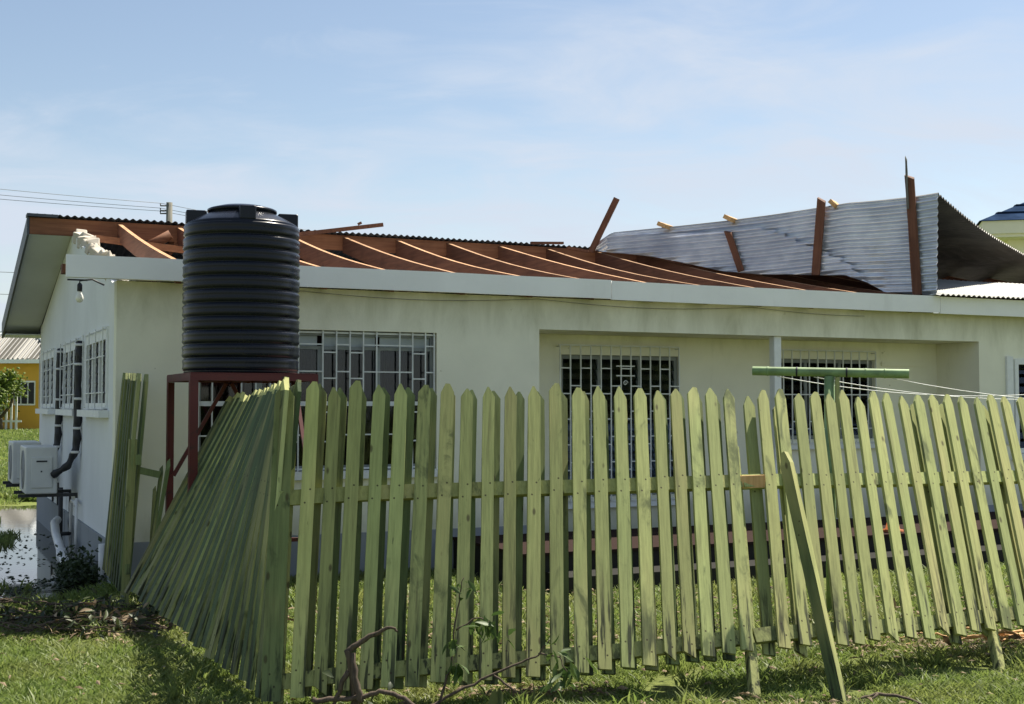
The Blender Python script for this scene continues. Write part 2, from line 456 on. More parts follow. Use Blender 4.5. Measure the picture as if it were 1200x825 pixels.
M['grass'] = leaf_mat('grass_blades', (0.115, 0.180, 0.036), (0.225, 0.285, 0.075), 0.5, (0.28, 0.265, 0.10))
M['leaf'] = leaf_mat('green_leaves', (0.045, 0.085, 0.022), (0.095, 0.145, 0.036), 0.3)
M['leaf_dark'] = leaf_mat('wilted_dark_leaves', (0.025, 0.040, 0.018), (0.065, 0.082, 0.030), 0.2)
M['leaf_bright'] = leaf_mat('bright_leaves', (0.07, 0.12, 0.022), (0.20, 0.26, 0.045), 0.4)
M['litter'] = leaf_mat('dead_leaves', (0.115, 0.075, 0.042), (0.31, 0.235, 0.145), 0.1, False, 0.8)
M['moss'] = leaf_mat('algae_clumps', (0.020, 0.035, 0.014), (0.05, 0.075, 0.025), 0.2)

def ground_mat():
    m = Mat('lawn_soil', 0.95, spec=0.1)
    v = m.coord('Object')
    a = m.noise(v, 0.7, 6, 0.6); b = m.noise(v, 25, 4, 0.65)
    c = m.mix(m.band(b, 0.3, 0.7), (0.07, 0.09, 0.026), (0.15, 0.175, 0.05))
    c = m.mix(m.math('MULTIPLY', m.band(a, 0.5, 0.72), 0.5), c, (0.085, 0.070, 0.036))
    far = m.z()[1]
    c = m.mix(m.math('MULTIPLY', m.band(far, 14, 22), 0.85), c, m.mix(m.band(m.noise(v, 0.35, 6, 0.65), 0.35, 0.68), (0.105, 0.165, 0.030), (0.175, 0.20, 0.062)))
    m.colour(c); m.bump(b, 0.8, 0.03)
    return m.m
def water_mat():
    m = Mat('flood_water', 0.04, spec=0.6)
    v = m.coord('Object')
    m.colour(m.mix(m.band(m.noise(v, 1.2, 4), 0.4, 0.7), (0.020, 0.020, 0.014), (0.040, 0.036, 0.022)))
    m.bump(m.noise(v, 7, 3, 0.5), 0.05, 0.01)
    return m.m
M['ground'] = ground_mat(); M['water'] = water_mat()

# ------------------------------------------------------------------ setting: ground, water
structure(MB().add([(-900,-60,0),(900,-60,0),(900,2200,0),(-900,2200,0)], [(0,1,2,3)]).build('ground', M['ground']))
PUDDLE = [(-3.62,9.98),(-4.3,9.75),(-5.3,9.6),(-7.5,9.7),(-10,10.6),(-13,13),(-14.5,16.5),(-13,18.8),(-10,19.4),(-8,19.0),(-6.9,19.2),(-6.35,18.0),(-6.20,17.1),(-5.3,15.1),(-4.2,12.75),(-3.55,11.35),(-3.36,10.6)]
def smooth_poly(P, n=6, j=0.10):
    out = []; k = len(P)
    for i in range(k):
        p0, p1, p2, p3 = [Vector((*P[(i+q) % k], 0)) for q in (-1, 0, 1, 2)]
        for t in range(n):
            t /= n
            q = 0.5*((2*p1) + (p2-p0)*t + (2*p0-5*p1+4*p2-p3)*t*t + (3*p1-p0-3*p2+p3)*t**3)
            w = 1.0 if i < 11 else 0.15
            q += Vector((random.uniform(-j, j), random.uniform(-j, j), 0))*w
            out.append((q.x, q.y))
    return out
PUD = smooth_poly(PUDDLE)
structure(MB().add([(x, y, 0.006) for x, y in PUD], [tuple(range(len(PUD)))]).build('water', M['water']))
def inside(poly, X, Y):
    r = np.zeros(X.shape, bool); n = len(poly); j = n-1
    for i in range(n):
        xi, yi = poly[i]; xj, yj = poly[j]
        c = ((yi > Y) != (yj > Y)) & (X < (xj-xi)*(Y-yi)/(yj-yi+1e-12)+xi); r ^= c; j = i
    return r

# ------------------------------------------------------------------ house
TH = R(25)
HC = Vector((-3.2645, 10.5458, 0))
UU = Vector((math.cos(TH), math.sin(TH), 0)); VV = Vector((-math.sin(TH), math.cos(TH), 0))
def hp(s, v, z): return HC + UU*s + VV*v + Vector((0, 0, z))
house = thing('house', 'white single-storey house with the front slope of its roof torn away', 'house', HC, TH)
LEN, DEP, WT = 13.5, 7.04, 0.15
EAVE = 2.53
def slab(name, mat, x0, x1, z0, z1, holes, xy, parent=house):
    """wall with openings; xy(x, depth, z)-> point; depth 0 outer .. WT inner"""
    xs = sorted({x0, x1, *[h[0] for h in holes], *[h[1] for h in holes]}); zs = sorted({z0, z1, *[h[2] for h in holes], *[h[3] for h in holes]})
    xs = [x for x in xs if x0 <= x <= x1]; zs = [z for z in zs if z0 <= z <= z1]
    def solid(i, j):
        if i < 0 or j < 0 or i >= len(xs)-1 or j >= len(zs)-1: return False
        cxm, czm = (xs[i]+xs[i+1])/2, (zs[j]+zs[j+1])/2
        return not any(h[0] < cxm < h[1] and h[2] < czm < h[3] for h in holes)
    b = MB()
    for i in range(len(xs)-1):
        for j in range(len(zs)-1):
            if not solid(i, j): continue
            X0, X1, Z0, Z1 = xs[i], xs[i+1], zs[j], zs[j+1]
            q = lambda x, d, z: xy(x, d, z)
            b.add([q(X0,0,Z0), q(X1,0,Z0), q(X1,0,Z1), q(X0,0,Z1)], [(0,1,2,3)])
            b.add([q(X0,WT,Z0), q(X1,WT,Z0), q(X1,WT,Z1), q(X0,WT,Z1)], [(3,2,1,0)])
            if not solid(i-1, j): b.add([q(X0,0,Z0), q(X0,0,Z1), q(X0,WT,Z1), q(X0,WT,Z0)], [(0,1,2,3)])
            if not solid(i+1, j): b.add([q(X1,0,Z0), q(X1,0,Z1), q(X1,WT,Z1), q(X1,WT,Z0)], [(3,2,1,0)])
            if not solid(i, j-1): b.add([q(X0,0,Z0), q(X1,0,Z0), q(X1,WT,Z0), q(X0,WT,Z0)], [(3,2,1,0)])
            if not solid(i, j+1): b.add([q(X0,0,Z1), q(X1,0,Z1), q(X1,WT,Z1), q(X0,WT,Z1)], [(0,1,2,3)])
    return b.build(name, mat, parent)
RS0, RS1, RZ, RD = 3.889, 9.461, 2.225, 0.67
W1 = (0.66, 2.84, 0.92, 2.165); WR = (9.98, 11.9, 0.95, 2.03)
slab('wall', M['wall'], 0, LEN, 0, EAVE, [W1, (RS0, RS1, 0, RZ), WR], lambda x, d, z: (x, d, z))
G = [(0.46, 1.92, 1.47, 2.18), (2.48, 4.0, 1.47, 2.18), (5.05, 6.60, 1.47, 2.18)]
slab('wall', M['wall_clean'], WT, DEP, 0, EAVE, G, lambda x, d, z: (d, x, z))
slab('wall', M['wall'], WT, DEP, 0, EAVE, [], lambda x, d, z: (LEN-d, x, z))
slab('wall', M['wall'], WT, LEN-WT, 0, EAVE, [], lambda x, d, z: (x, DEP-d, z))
W2 = (4.47, 5.89, 0.56, 2.02); W3 = (7.12, 8.53, 1.12, 2.02)
slab('wall', M['wall'], RS0, RS1, 0.0, RZ-0.002, [W2, W3], lambda x, d, z: (x, RD+d, z))
MB().box((RS0-WT, WT, 0), (RS0, RD+WT, RZ-0.002)).build('wall', M['wall'], house)
MB().box((RS1, WT, 0), (RS1+WT, RD+WT, RZ-0.002)).build('wall', M['wall'], house)
MB().box((RS0-WT, WT, RZ), (RS1+WT, RD+WT, RZ+0.06)).build('ceiling', M['wall'], house)
MB().box((WT, WT+0.001, 2.46), (LEN-WT, DEP-WT, 2.49)).build('ceiling', M['ceil'], house)
# plinth (2 cm proud)
for a_, c_ in (((-0.02, -0.02, 0), (RS0-0.003, -0.001, 0.37)), ((RS1+0.003, -0.02, 0), (LEN, -0.001, 0.37)), ((-0.02, -0.0005, 0), (-0.001, DEP, 0.37))):
    MB().box(a_, c_).build('plinth', M['plinth'], house)
# gable triangle, its front shoulder left raw where the roof went
RV, RZT = 3.45, 3.36
def slope_z(v): return 2.53 + (RZT-2.53)*(v/RV if v <= RV else max(0, (DEP-v)/(DEP-RV)))
pf = [(0.0, v, 0) for v in ()]
top = []
for i in range(25):
    v = DEP*i/24
    z = slope_z(v) - (0.02 if v > RV else 0.03 + 0.05*mnoise.noise((v*3.1, 0.3, 1.7)))
    top.append((0.001, v, max(z, EAVE+0.002)))
MB().prism([(0.001, 0, EAVE+0.001)] + top + [(0.001, DEP, EAVE+0.001)], (WT-0.002, 0, 0)).build('wall', M['wall_clean'], house)
for i in range(34):
    v = 0.35 + i*0.088 + random.uniform(-.04, .04); zc = slope_z(v) - random.uniform(0.0, 0.05); r = random.uniform(0.03, 0.085)
    me = MB()
    vs = [(random.uniform(.55, 1.15)*sx*min(.075, r*1.2), sy*r*random.uniform(.5,1.4), sz*r*random.uniform(.4,1.0)) for sx in (-1,1) for sy in (-1,1) for sz in (-1,1)]
    me.add(vs, [(0,1,3,2),(4,6,7,5),(0,4,5,1),(2,3,7,6),(0,2,6,4),(1,5,7,3)])
    o = me.build('rubble_block', M['rubble'], house, loc=(0.075+random.uniform(-.02,.02), v, zc)); o.rotation_euler = (random.uniform(-.8,.8), random.uniform(-.5,.5), random.uniform(-.6,.6)); bevel(o, 0.012, 2)

# fascia boards along the eave
def fascia(s0, s1, z0, z1, dz=0.0):
    b = MB(); n = 24; vs = []
    for i in range(n+1):
        x = s0+(s1-s0)*i/n; w = 0.006*mnoise.noise((x*.9, 1.3, 0)); y = 0.008*mnoise.noise((x*.7, 4.1, 0))
        vs += [(x, -.145+y, z0+w), (x, -.115+y, z0+w), (x, -.115+y, z1+w), (x, -.145+y, z1+w)]
    b.add(vs, [(4*i+k, 4*i+4+k, 4*i+4+(k+1)%4, 4*i+(k+1)%4) for i in range(n) for k in range(4)] + [(0,1,2,3), (4*n+3,4*n+2,4*n+1,4*n)])
    return b.build('fascia_board', M['fascia'], house)
fascia(-0.415, 4.594, 2.53, 2.712); fascia(4.602, 8.755, 2.522, 2.706); o = fascia(8.76, LEN+0.4, 2.512, 2.700); 
# eave plate + short soffit strip behind the fascia
MB().box((-0.40, -0.1065, 2.54), (LEN+0.35, 0.0, 2.56)).build('soffit', M['soffit'], house)
MB().box((-0.44, -0.10, 2.565), (-0.02, 0.02, 2.64)).build('wall_plate', M['batten'], house)
# ridge beam and rafters
RT = 3.49
MB().box((-0.43, RV-0.025, RT-0.175), (LEN+0.3, RV+0.025, RT)).build('ridge_beam', M['ridge'], house)
def rafter(s, w=0.045, h=0.185, v0=-0.112, z0=2.70, v1=RV-0.027, z1=RT-0.02, sag=0.0, ds=0.0):
    b = MB(); n = 8; pts = []
    for i in range(n+1):
        t = i/n; pts.append((s + ds*t, v0+(v1-v0)*t, z0+(z1-z0)*t - sag*math.sin(math.pi*t)))
    vs = []
    for (x, y, z) in pts: vs += [(x-w/2, y, z-h), (x+w/2, y, z-h), (x+w/2, y, z), (x-w/2, y, z)]
    fs = []
    for i in range(n):
        a = 4*i; c = a+4
        for k in range(4): fs.append((a+k, a+(k+1)%4, c+(k+1)%4, c+k))
    b.add(vs, fs); b.add(vs[:4], [(0,1,2,3)]); b.add(vs[-4:], [(3,2,1,0)])
    for i in range(n): b.m[4*i+2] = 1
    return b.build('rafter', [M['rafter'], M['rafter_sunlit']], house)
for i, s in enumerate([0.48, 1.10, 1.74, 2.36, 3.05, 3.74, 4.40, 5.06, 5.70, 6.36, 7.02, 7.70, 8.36, 9.05, 9.75, 10.45, 11.15, 11.85, 12.55, 13.25]):
    rafter(s, sag=random.uniform(0.02, 0.055), ds=random.uniform(-0.06, 0.05))
for i in range(17):    # far slope rafters
    s = 0.3 + i*0.82
    b = MB(); b.bar((s, RV+0.03, RT-0.10), (s, DEP+0.35, 2.52), 0.045, 0.13); b.build('rafter', M['rafter'], house)
MB().box((-0.42, 0.15, 2.60), (-0.36, 3.42, 2.62)) if False else None
# struts by the open gable
b = MB(); b.bar((0.14, 3.36, 3.30), (1.32, 3.05, 3.16), 0.05, 0.07); b.build('strut', M['ridge'], house)
b = MB(); b.tube([(0.70, 3.30, 3.18), (1.00, 3.22, 3.36)], 0.055, 10); b.build('strut', M['ridge'], house)
# loose batten lying across the ridge
b = MB(); b.bar((2.42, 3.20, 3.44), (3.46, 3.30, 3.625), 0.04, 0.045); b.build('loose_batten', M['batten'], house)
for (s, v, z, l, a) in [(5.35, 3.2, 3.50, 0.45, 0.1), (5.75, 3.0, 3.44, 0.30, -0.2), (3.15, 3.27, 3.61, 0.05, 0.8)]:
    b = MB(); b.bar((s, v, z), (s+l*math.cos(a), v, z+l*math.sin(a)*0.5), 0.04, 0.03); b.build('loose_batten', M['batten'], house)
# corrugated sheets on the far slope
WAVE, AMP = 0.0755, 0.010
def corr_sheet(s0, width, va, za, vb, zb, nv=1, amp=AMP, wave=WAVE, seg=8):
    n = int(width/wave*seg); b = MB()
    def fn(u, t):
        s = s0 + u*width
        return (s, va+(vb-va)*t, za+(zb-za)*t + amp*math.sin(2*math.pi*s/wave))
    b.grid(fn, n, nv); return b
k = 0; s = -0.45
while s < LEN+0.3:
    j = random.uniform(-0.03, 0.03)
    b = corr_sheet(s, 0.80, RV-0.06+j, RT+0.028+0.004*(k % 2), DEP+0.55, 2.585+0.004*(k % 2))
    o = b.build('roof_sheet', M['zinc_dark'], house)
    s += 0.755; k += 1
# rake overhang: soffit board, barge board, end cap
def rake(z_off_top, z_off_bot, s0, s1, va=RV+0.03, vb=DEP+0.50):
    zt = lambda v: RT + (2.585-RT)*(v-RV)/(DEP+0.55-RV)
    return [(s0, va, zt(va)-z_off_top), (s0, vb, zt(vb)-z_off_top), (s0, vb, zt(vb)-z_off_bot), (s0, va, zt(va)-z_off_bot)]
MB().prism(rake(0.165, 0.150, -0.43, 0), (0.428, 0, 0)).build('soffit', M['soffit'], house)
MB().prism(rake(0.195, -0.005, -0.455, 0, RV-0.03), (0.022, 0, 0)).build('bargeboard', M['zinc_dark'], house)
MB().box((-0.46, RV-0.08, RT+0.005), (-0.15, RV+0.10, RT+0.035)).build('ridge_cap', M['zinc_dark'], house)
MB().box((-0.43, DEP+0.47, 2.41), (LEN, DEP+0.50, 2.60)).build('fascia_board', M['fascia'], house)
MB().box((-0.425, DEP+0.005, 2.425), (LEN, DEP+0.465, 2.44)).build('soffit', M['soffit'], house)
# surviving sheets on the front slope, at the far end
s = 8.66; k = 0
while s < LEN+0.2:
    b = corr_sheet(s, 0.80, -0.26+random.uniform(-.02,.02)+0.02*k % 0.05, 2.715+0.004*(k%2), 1.15, 3.05+0.004*(k%2)); b.build('roof_sheet', M['zinc_pale'], house); s += 0.755; k += 1

# windows ------------------------------------------------------------
def grille(b, s0, s1, z0, z1, y, xs, hz, t=0.012):
    for x in xs: b.box((x-t/2, y, z0), (x+t/2, y+t, z1))
    for (xa, xb, z) in hz: b.box((xa+t/2, y+0.001, z-t/2), (xb-t/2, y+t-0.001, z+t/2))
def frame(b, s0, s1, z0, z1, y0, y1, w):
    b.box((s0, y0, z0), (s0+w, y1, z1)); b.box((s1-w, y0, z0), (s1, y1, z1)); b.box((s0+w, y0, z0), (s1-w, y1, z0+w)); b.box((s0+w, y0, z1-w), (s1-w, y1, z1))
def stagger(xs, z0, z1, levels, narrow):
    out = []
    for i in range(len(xs)-1):
        if xs[i+1]-xs[i] > narrow*1.25:
            zz = levels[::2]
        else: zz = levels[i % 2::2]
        out += [(xs[i], xs[i+1], z) for z in zz]
    return out
def louvres(win, s0, s1, z0, z1, y, n, mat='glass'):
    h = (z1-z0)/n
    me = MB().prism([(0, -0.028, -h*0.50), (0, -0.024, -h*0.53), (0, 0.028, h*0.50), (0, 0.024, h*0.53)], (s1-s0, 0, 0)).mesh('louvre_pane', M[mat])
    for i in range(n): place('louvre_pane', me, win, loc=(s0, y, z0+(i+0.5)*h))
# W1: sliding window, curtain behind
s0, s1, z0, z1 = W1
b = MB(); frame(b, s0+.002, s1-.002, z0+.002, z1-.002, 0.05, 0.11, 0.045)
for x in (1.21, 1.75, 2.29): b.box((x-.022, 0.052, z0+.047), (x+.022, 0.108, z1-.17))
b.box((s0+.047, 0.051, z1-.17), (s1-.047, 0.109, z1-.14))
win = b.build('window', M['frame'], house)
for xa, xb in ((s0+.047, 1.188), (1.232, 1.728), (1.772, 2.268), (2.312, s1-.047)):
    MB().box((xa, 0.075, z0+.047), (xb, 0.081, z1-.172)).build('pane', M['glass'], win)
    MB().box((xa, 0.075, z1-.138), (xb, 0.081, z1-.048)).build('pane', M['frost'], win)
xs = [s0+.02+0.0]; 
for d_ in (0.115, .25, .125, .125, .125, .125, .22, .125, .125, .125, .125, .22, .125, .125): xs.append(xs[-1]+d_)
xs = [x for x in xs if x < s1-.01] + [s1-.02]
b = MB(); grille(b, s0, s1, z0, z1, 0.012, xs, stagger(xs, z0, z1, [2.04, 1.97, 1.80, 1.74, 1.50, 1.44, 1.24, 1.18], 0.125))
for z in (z0+.02, z1-.02): b.box((s0+.003, 0.026, z-.008), (s1-.003, 0.036, z+.008))
b.box((s0+.003, 0.026, 1.50), (s1-.003, 0.04, 1.535))
b.build('grille', M['bars'], win)
b = MB(); b.box((s0-.06, -0.05, z0-.07), (s1+.06, -0.001, z0-.002)); b.build('sill', M['wall_clean'], win)
for xa, xb in ((0.69, 1.46), (1.47, 2.02), (2.03, 2.42), (2.43, 2.81)):
    b = MB(); b.grid(lambda u, t: (xa+(xb-xa)*u, 0.24+0.022*math.sin(u*(xb-xa)*70)+0.01*math.sin(u*31+t*4), z0-0.1+t*1.5), 120, 4); b.build('curtain', M['curtain'], win)
# W2 / W3: louvred windows behind welded grilles in the recess
for (s0, s1, z0, z1), n in ((W2, 13), (W3, 8)):
    b = MB(); frame(b, s0+.002, s1-.002, z0+.002, z1-.002, RD+0.05, RD+0.10, 0.04)
    mid = (s0+s1)/2
    for x in (s0+(s1-s0)*.33, s0+(s1-s0)*.67): b.box((x-.02, RD+.052, z0+.042), (x+.02, RD+.098, z1-.042))
    win = b.build('window', M['frame'], house)
    e = [s0+.042, s0+(s1-s0)*.33-.022, s0+(s1-s0)*.33+.022, s0+(s1-s0)*.67-.022, s0+(s1-s0)*.67+.022, s1-.042]
    for a in range(3): louvres(win, e[2*a], e[2*a+1], z0+.045, z1-.045, RD+.075, n)
    xs = [s0-.05+i*0.118 for i in range(int((s1-s0+.10)/0.118)+1)] 
    zt = z1+0.09
    b = MB(); grille(b, s0-.06, xs[-1], z0-.04, zt, RD-.075, xs, stagger(xs, z0, zt, [1.88, 1.70, 1.62, 1.44, 1.36, 1.18, 1.10, .92, .84, .66], 0.118) if z0 < 1 else stagger(xs, z0, zt, [1.62, 1.62, 1.32, 1.24], 0.118))
    b.box((xs[0]-.01, RD-.06, zt-.004), (xs[-1]+.01, RD-.05, zt+.012)); b.box((xs[0]-.01, RD-.06, z0-.05), (xs[-1]+.01, RD-.05, z0-.034))
    if z0 < 1:
        b.tube([(mid+.03*math.cos(a)*(1-a/9), RD-.07, 1.73+.03*math.sin(a)*(1-a/9)) for a in np.linspace(0, 8, 24)], 0.006, 5)
        for z in (1.90, 1.80): b.box((mid-.11, RD-.078, z), (mid+.11, RD-.066, z+.012))
    for x in (xs[0], xs[-1]):
        for z in (z0, zt-.02): b.box((x-.006, RD-.062, z), (x+.006, RD+.0, z+.012))
    b.build('grille', M['bars'], win)
    MB().box((s0-.08, RD-.05, z0-.11), (s1+.08, RD-.001, z0-.045)).build('sill', M['wall_clean'], win)
# meter trunking board beside W3
MB().box((8.62, RD-.02, 1.955), (9.35, RD-.001, 2.0)).build('trim_board', M['wall'], house)
# right-hand window on the main wall
s0, s1, z0, z1 = WR
b = MB(); frame(b, s0+.002, s1-.002, z0+.002, z1-.002, -0.03, 0.08, 0.055)
b.box((10.62, -.028, z0+.06), (10.67, .078, z1-.06)); b.box((11.25, -.028, z0+.06), (11.30, .078, z1-.06))
win = b.build('window', M['whiteframe'], house)
for xa, xb in ((s0+.058, 10.618), (10.672, 11.248), (11.302, s1-.058)): louvres(win, xa, xb, z0+.06, z1-.06, 0.03, 9)
MB().box((s0-.05, -.07, z0-.08), (s1+.05, -.001, z0-.003)).build('sill', M['wall_clean'], win)
MB().box((9.86, -0.03, 1.05), (9.955, -0.001, 2.06)).build('trim_board', M['whiteframe'], house)
# gable windows: proud white frames, louvres almost edge-on, cage of bars
for (v0, v1, z0, z1) in G:
    b = MB()
    w = 0.05
    X0, X1 = -0.018, 0.09
    b.box((X0, v0+.001, z0+.001), (X1, v0+w, z1-.001)); b.box((X0, v1-w, z0+.001), (X1, v1-.001, z1-.001))
    b.box((X0, v0+w, z0+.001), (X1, v1-w, z0+w)); b.box((X0, v0+w, z1-w-.06), (X1, v1-w, z1-.001))
    for t in (0.34, 0.67): v = v0+(v1-v0)*t; b.box((X0+.002, v-.035, z0+w), (X1-.002, v+.035, z1-w-.06))
    win = b.build('window', M['whiteframe'], house)
    e = [v0+w, v0+(v1-v0)*.34-.036, v0+(v1-v0)*.34+.036, v0+(v1-v0)*.67-.036, v0+(v1-v0)*.67+.036, v1-w]
    for a in range(3):
        n = 6; h = (z1-z0-.16)/n
        me = MB().prism([(-0.012, 0, -h*0.50), (-0.008, 0, -h*0.53), (0.012, 0, h*0.50), (0.008, 0, h*0.53)], (0, e[2*a+1]-e[2*a], 0)).mesh('louvre_pane', M['louvre_shade'])
        for i in range(n): place('louvre_pane', me, win, loc=(0.014, e[2*a], z0+.05+(i+0.5)*h))
    b = MB()
    for i in range(4):
        v = v0+.02+(v1-v0-.04)*i/3; b.box((-0.052, v-.005, z0+.0), (-0.042, v+.005, z1-.005))
    for z in (z0, z0+.14, (z0+z1)/2+.1, z1-.02): b.box((-0.0415, v0+.01, z-.005), (-0.0335, v1-.01, z+.005))
    for v in (v0+.02, v1-.02):
        for z in (z0+.006, z1-.012): b.box((-0.0333, v-.005, z-.005), (-0.0182, v+.005, z+.007))
    b.build('grille', M['bars'], win)
    MB().box((-0.085, v0-.07, z0-.075), (-0.001, v1+.07, z0-.012)).build('sill', M['whiteframe'], win)
# verandah post, floor and steps
o = MB().box((6.645, 0.03, 0.29), (6.735, 0.12, RZ-0.001)).build('verandah_post', M['whiteframe'], house); bevel(o, .006)
terr = MB().box((3.0, -1.50, 0.0), (11.5, -0.022, 0.27)).build('terrace', M['concrete'], house)
MB().box((2.99, -1.52, 0.271), (11.51, -0.023, 0.295)).build('terrace_edge', M['redfloor'], terr)
MB().box((3.2, -1.90, 0.0), (11.3, -1.503, 0.14)).build('step', M['concrete'], terr)

# ------------------------------------------------------------------ torn roof section folded over onto the rafters
torn = thing('torn_roof_section', 'folded grey corrugated zinc roof section with battens thrown up over the rafters', 'roof sheet', HC, TH)
TP = [(0.99,3.52,3.478),(0.925,3.677,3.428),(0.80,3.684,3.353),(0.694,3.694,3.243),(0.564,3.716,3.10),(0.44,3.748,3.04),(0.366,3.775,3.024),(0.226,3.826,2.985),(0.168,3.826,2.892),(0.123,3.83,2.775),(0.046,3.838,2.735),(-0.012,3.858,2.715)]
tp = np.array(sorted(TP))
def tline(p): return (8.67+(6.25-8.67)*p, -0.12+(3.4+0.12)*p)
TN = Vector((3.52, 2.42, 0)).normalized()      # normal of the plan line, pointing to the house's back right
def torn_pt(p, z, off=0.0):
    zt = float(np.interp(p, tp[:,0], tp[:,1])); zb = float(np.interp(p, tp[:,0], tp[:,2]))
    s, v = tline(p)
    h = (z-zb)
    lean = 0.10*max(h, 0) + 0.03*math.sin(p*7)
    q = Vector((s, v, z)) + TN*(lean+off)
    return q
def wavef(p, z):
    zt = float(np.interp(p, tp[:,0], tp[:,1]))
    d = zt - z
    return math.sin(2*math.pi*(d*(1+0.0*p) + 0.22*d*p)/0.092)
def face(p0, p1, zlo, zhi, off, nu, nv, name):
    b = MB()
    def fn(u, t):
        p = p0(t)+(p1(t)-p0(t))*u
        zt = float(np.interp(p, tp[:,0], tp[:,1])); zb = float(np.interp(p, tp[:,0], tp[:,2]))
        lo = zlo(p, zb, zt); hi = zhi(p, zb, zt)
        z = lo+(hi-lo)*t
        dent = 0.018*mnoise.noise((p*6, z*3, 0.5))
        return torn_pt(p, z, off + 0.025*wavef(p, z) + dent)
    b.grid(fn, nu, nv); return b.build(name, M['zinc'], torn)
face(lambda t: 0.985, lambda t: -0.012, lambda p, a, c: a, lambda p, a, c: c, 0.0, 110, 110, 'corrugated_sheet')
# second sheet lapped over the lower left, its cut end stepping down to the right
face(lambda t: 0.93, lambda t: 0.155+0.30*t+0.012*math.sin(t*60), lambda p, a, c: a+0.004, lambda p, a, c: a+(c-a)*0.80, -0.052, 80, 90, 'corrugated_sheet')
# the other leaf of the fold, coming down behind to the right
b = MB()
def leaf2(u, r):
    p = 0.985 + (-0.012-0.985)*u
    zt = float(np.interp(p, tp[:,0], tp[:,1])); A = torn_pt(p, zt, 0.0)
    e0 = Vector((6.6, 3.3, 3.50)); e1 = Vector((14.3, 3.0, 3.22)); E = e0.lerp(e1, u)
    q = A.lerp(E, r)
    q.z += 0.012*math.sin(math.pi*r)*(0.5+u) - 0.05*math.sin(2*math.pi*r)*u 
    L = (E-A).length
    q.z += 0.017*math.sin(2*math.pi*r*L/0.092)
    return q
b.grid(leaf2, 30, 330); b.build('corrugated_sheet', M['zinc_shaded'], torn)
# battens still nailed to the underside, which now faces out
def batt(p0, z0, p1, z1, w=0.052, t=0.035, off=-0.045, mat='batten', raw=True):
    P = torn_pt(p0, z0, off); Q = torn_pt(p1, z1, off)
    d = (Q-P); zax = d.normalized(); yax = (TN - zax*TN.dot(zax)).normalized(); xax = yax.cross(zax)
    L = d.length; b = MB()
    n = 7; vs = []
    for i in range(n+1):
        zz_ = L*i/n
        j = lambda: random.uniform(-.002, .002)
        vs += [(-w/2+j(), -t/2, zz_), (w/2+j(), -t/2, zz_), (w/2+j(), t/2, zz_), (-w/2+j(), t/2, zz_)]
    if raw:   # splintered top
        for k, dz in enumerate((0.0, -0.06, -0.03, 0.02)):
            x, y, z = vs[4*n+k]; vs[4*n+k] = (x, y, z+dz)
    fs = [(4*i+k, 4*i+(k+1)%4, 4*i+4+(k+1)%4, 4*i+4+k) for i in range(n) for k in range(4)] + [(3,2,1,0), (4*n,4*n+1,4*n+2,4*n+3)]
    b.add(vs, fs)
    m4 = Matrix((( xax.x, yax.x, zax.x, P.x), (xax.y, yax.y, zax.y, P.y), (xax.z, yax.z, zax.z, P.z), (0,0,0,1)))
    return b.build('batten', M[mat], torn, mat4=m4)
batt(0.51, 3.09, 0.553, 3.59, 0.075, off=-0.09)
batt(0.302, 3.0, 0.29, 3.90, 0.095, off=-0.09)
batt(0.036, 2.722, 0.060, 4.09, 0.10)
batt(0.0615, 3.70, 0.068, 4.30, 0.022, 0.018, -0.07, 'pole')
batt(0.985, 3.45, 0.905, 4.115, 0.075, raw=False)
batt(0.735, 3.69, 0.76, 3.735, 0.05, 0.30, 0.02, 'raw', False)
batt(0.54, 3.715, 0.56, 3.762, 0.05, 0.34, 0.02, 'raw', False)
batt(0.255, 3.80, 0.272, 3.87, 0.05, 0.20, 0.06, 'raw', False)

# ------------------------------------------------------------------ water tank + stand
TC = Vector((-2.085, 9.84, 0))
stand = thing('tank_stand', 'red painted angle-iron stand carrying the black water tank', 'stand', TC, TH)
Hs, ST = 0.475, 1.735
for sx in (-1, 1):
    for sy in (-1, 1):
        b = MB(); x, y = sx*(Hs-0.03), sy*(Hs-0.03)
        b.box((x-.03, y-.03 if sy < 0 else y+.024, 0), (x+.03, y-.024 if sy < 0 else y+.03, ST-.055))
        xx = x-.03 if sx < 0 else x+.024
        b.box((xx, min(y-.0239*sy*-1, y) if False else (y-.0239 if sy < 0 else y-.03), 0), (xx+.006, (y+.03 if sy < 0 else y+.0239), ST-.055))
        b.build('leg', M['redsteel'], stand)
b = MB(); b.box((-Hs, -Hs, ST-.054), (Hs, -Hs+.05, ST-.006)); b.build('top_rail', M['redsteel'], stand)
b = MB(); b.box((-Hs, Hs-.05, ST-.054), (Hs, Hs, ST-.006)); b.build('top_rail', M['redsteel'], stand)
b = MB(); b.box((-Hs, -Hs+.051, ST-.054), (-Hs+.05, Hs-.051, ST-.006)); b.build('top_rail', M['redsteel'], stand)
b = MB(); b.box((Hs-.05, -Hs+.051, ST-.054), (Hs, Hs-.051, ST-.006)); b.build('top_rail', M['redsteel'], stand)
for x in (-.2, 0.02, .22): MB().box((x-.02, -Hs+.051, ST-.05), (x+.02, Hs-.051, ST-.008)).build('joist', M['redsteel'], stand)
MB().box((-Hs+.002, -Hs+.002, ST-.005), (Hs-.002, Hs-.002, ST+.003)).build('deck', M['redsteel'], stand)
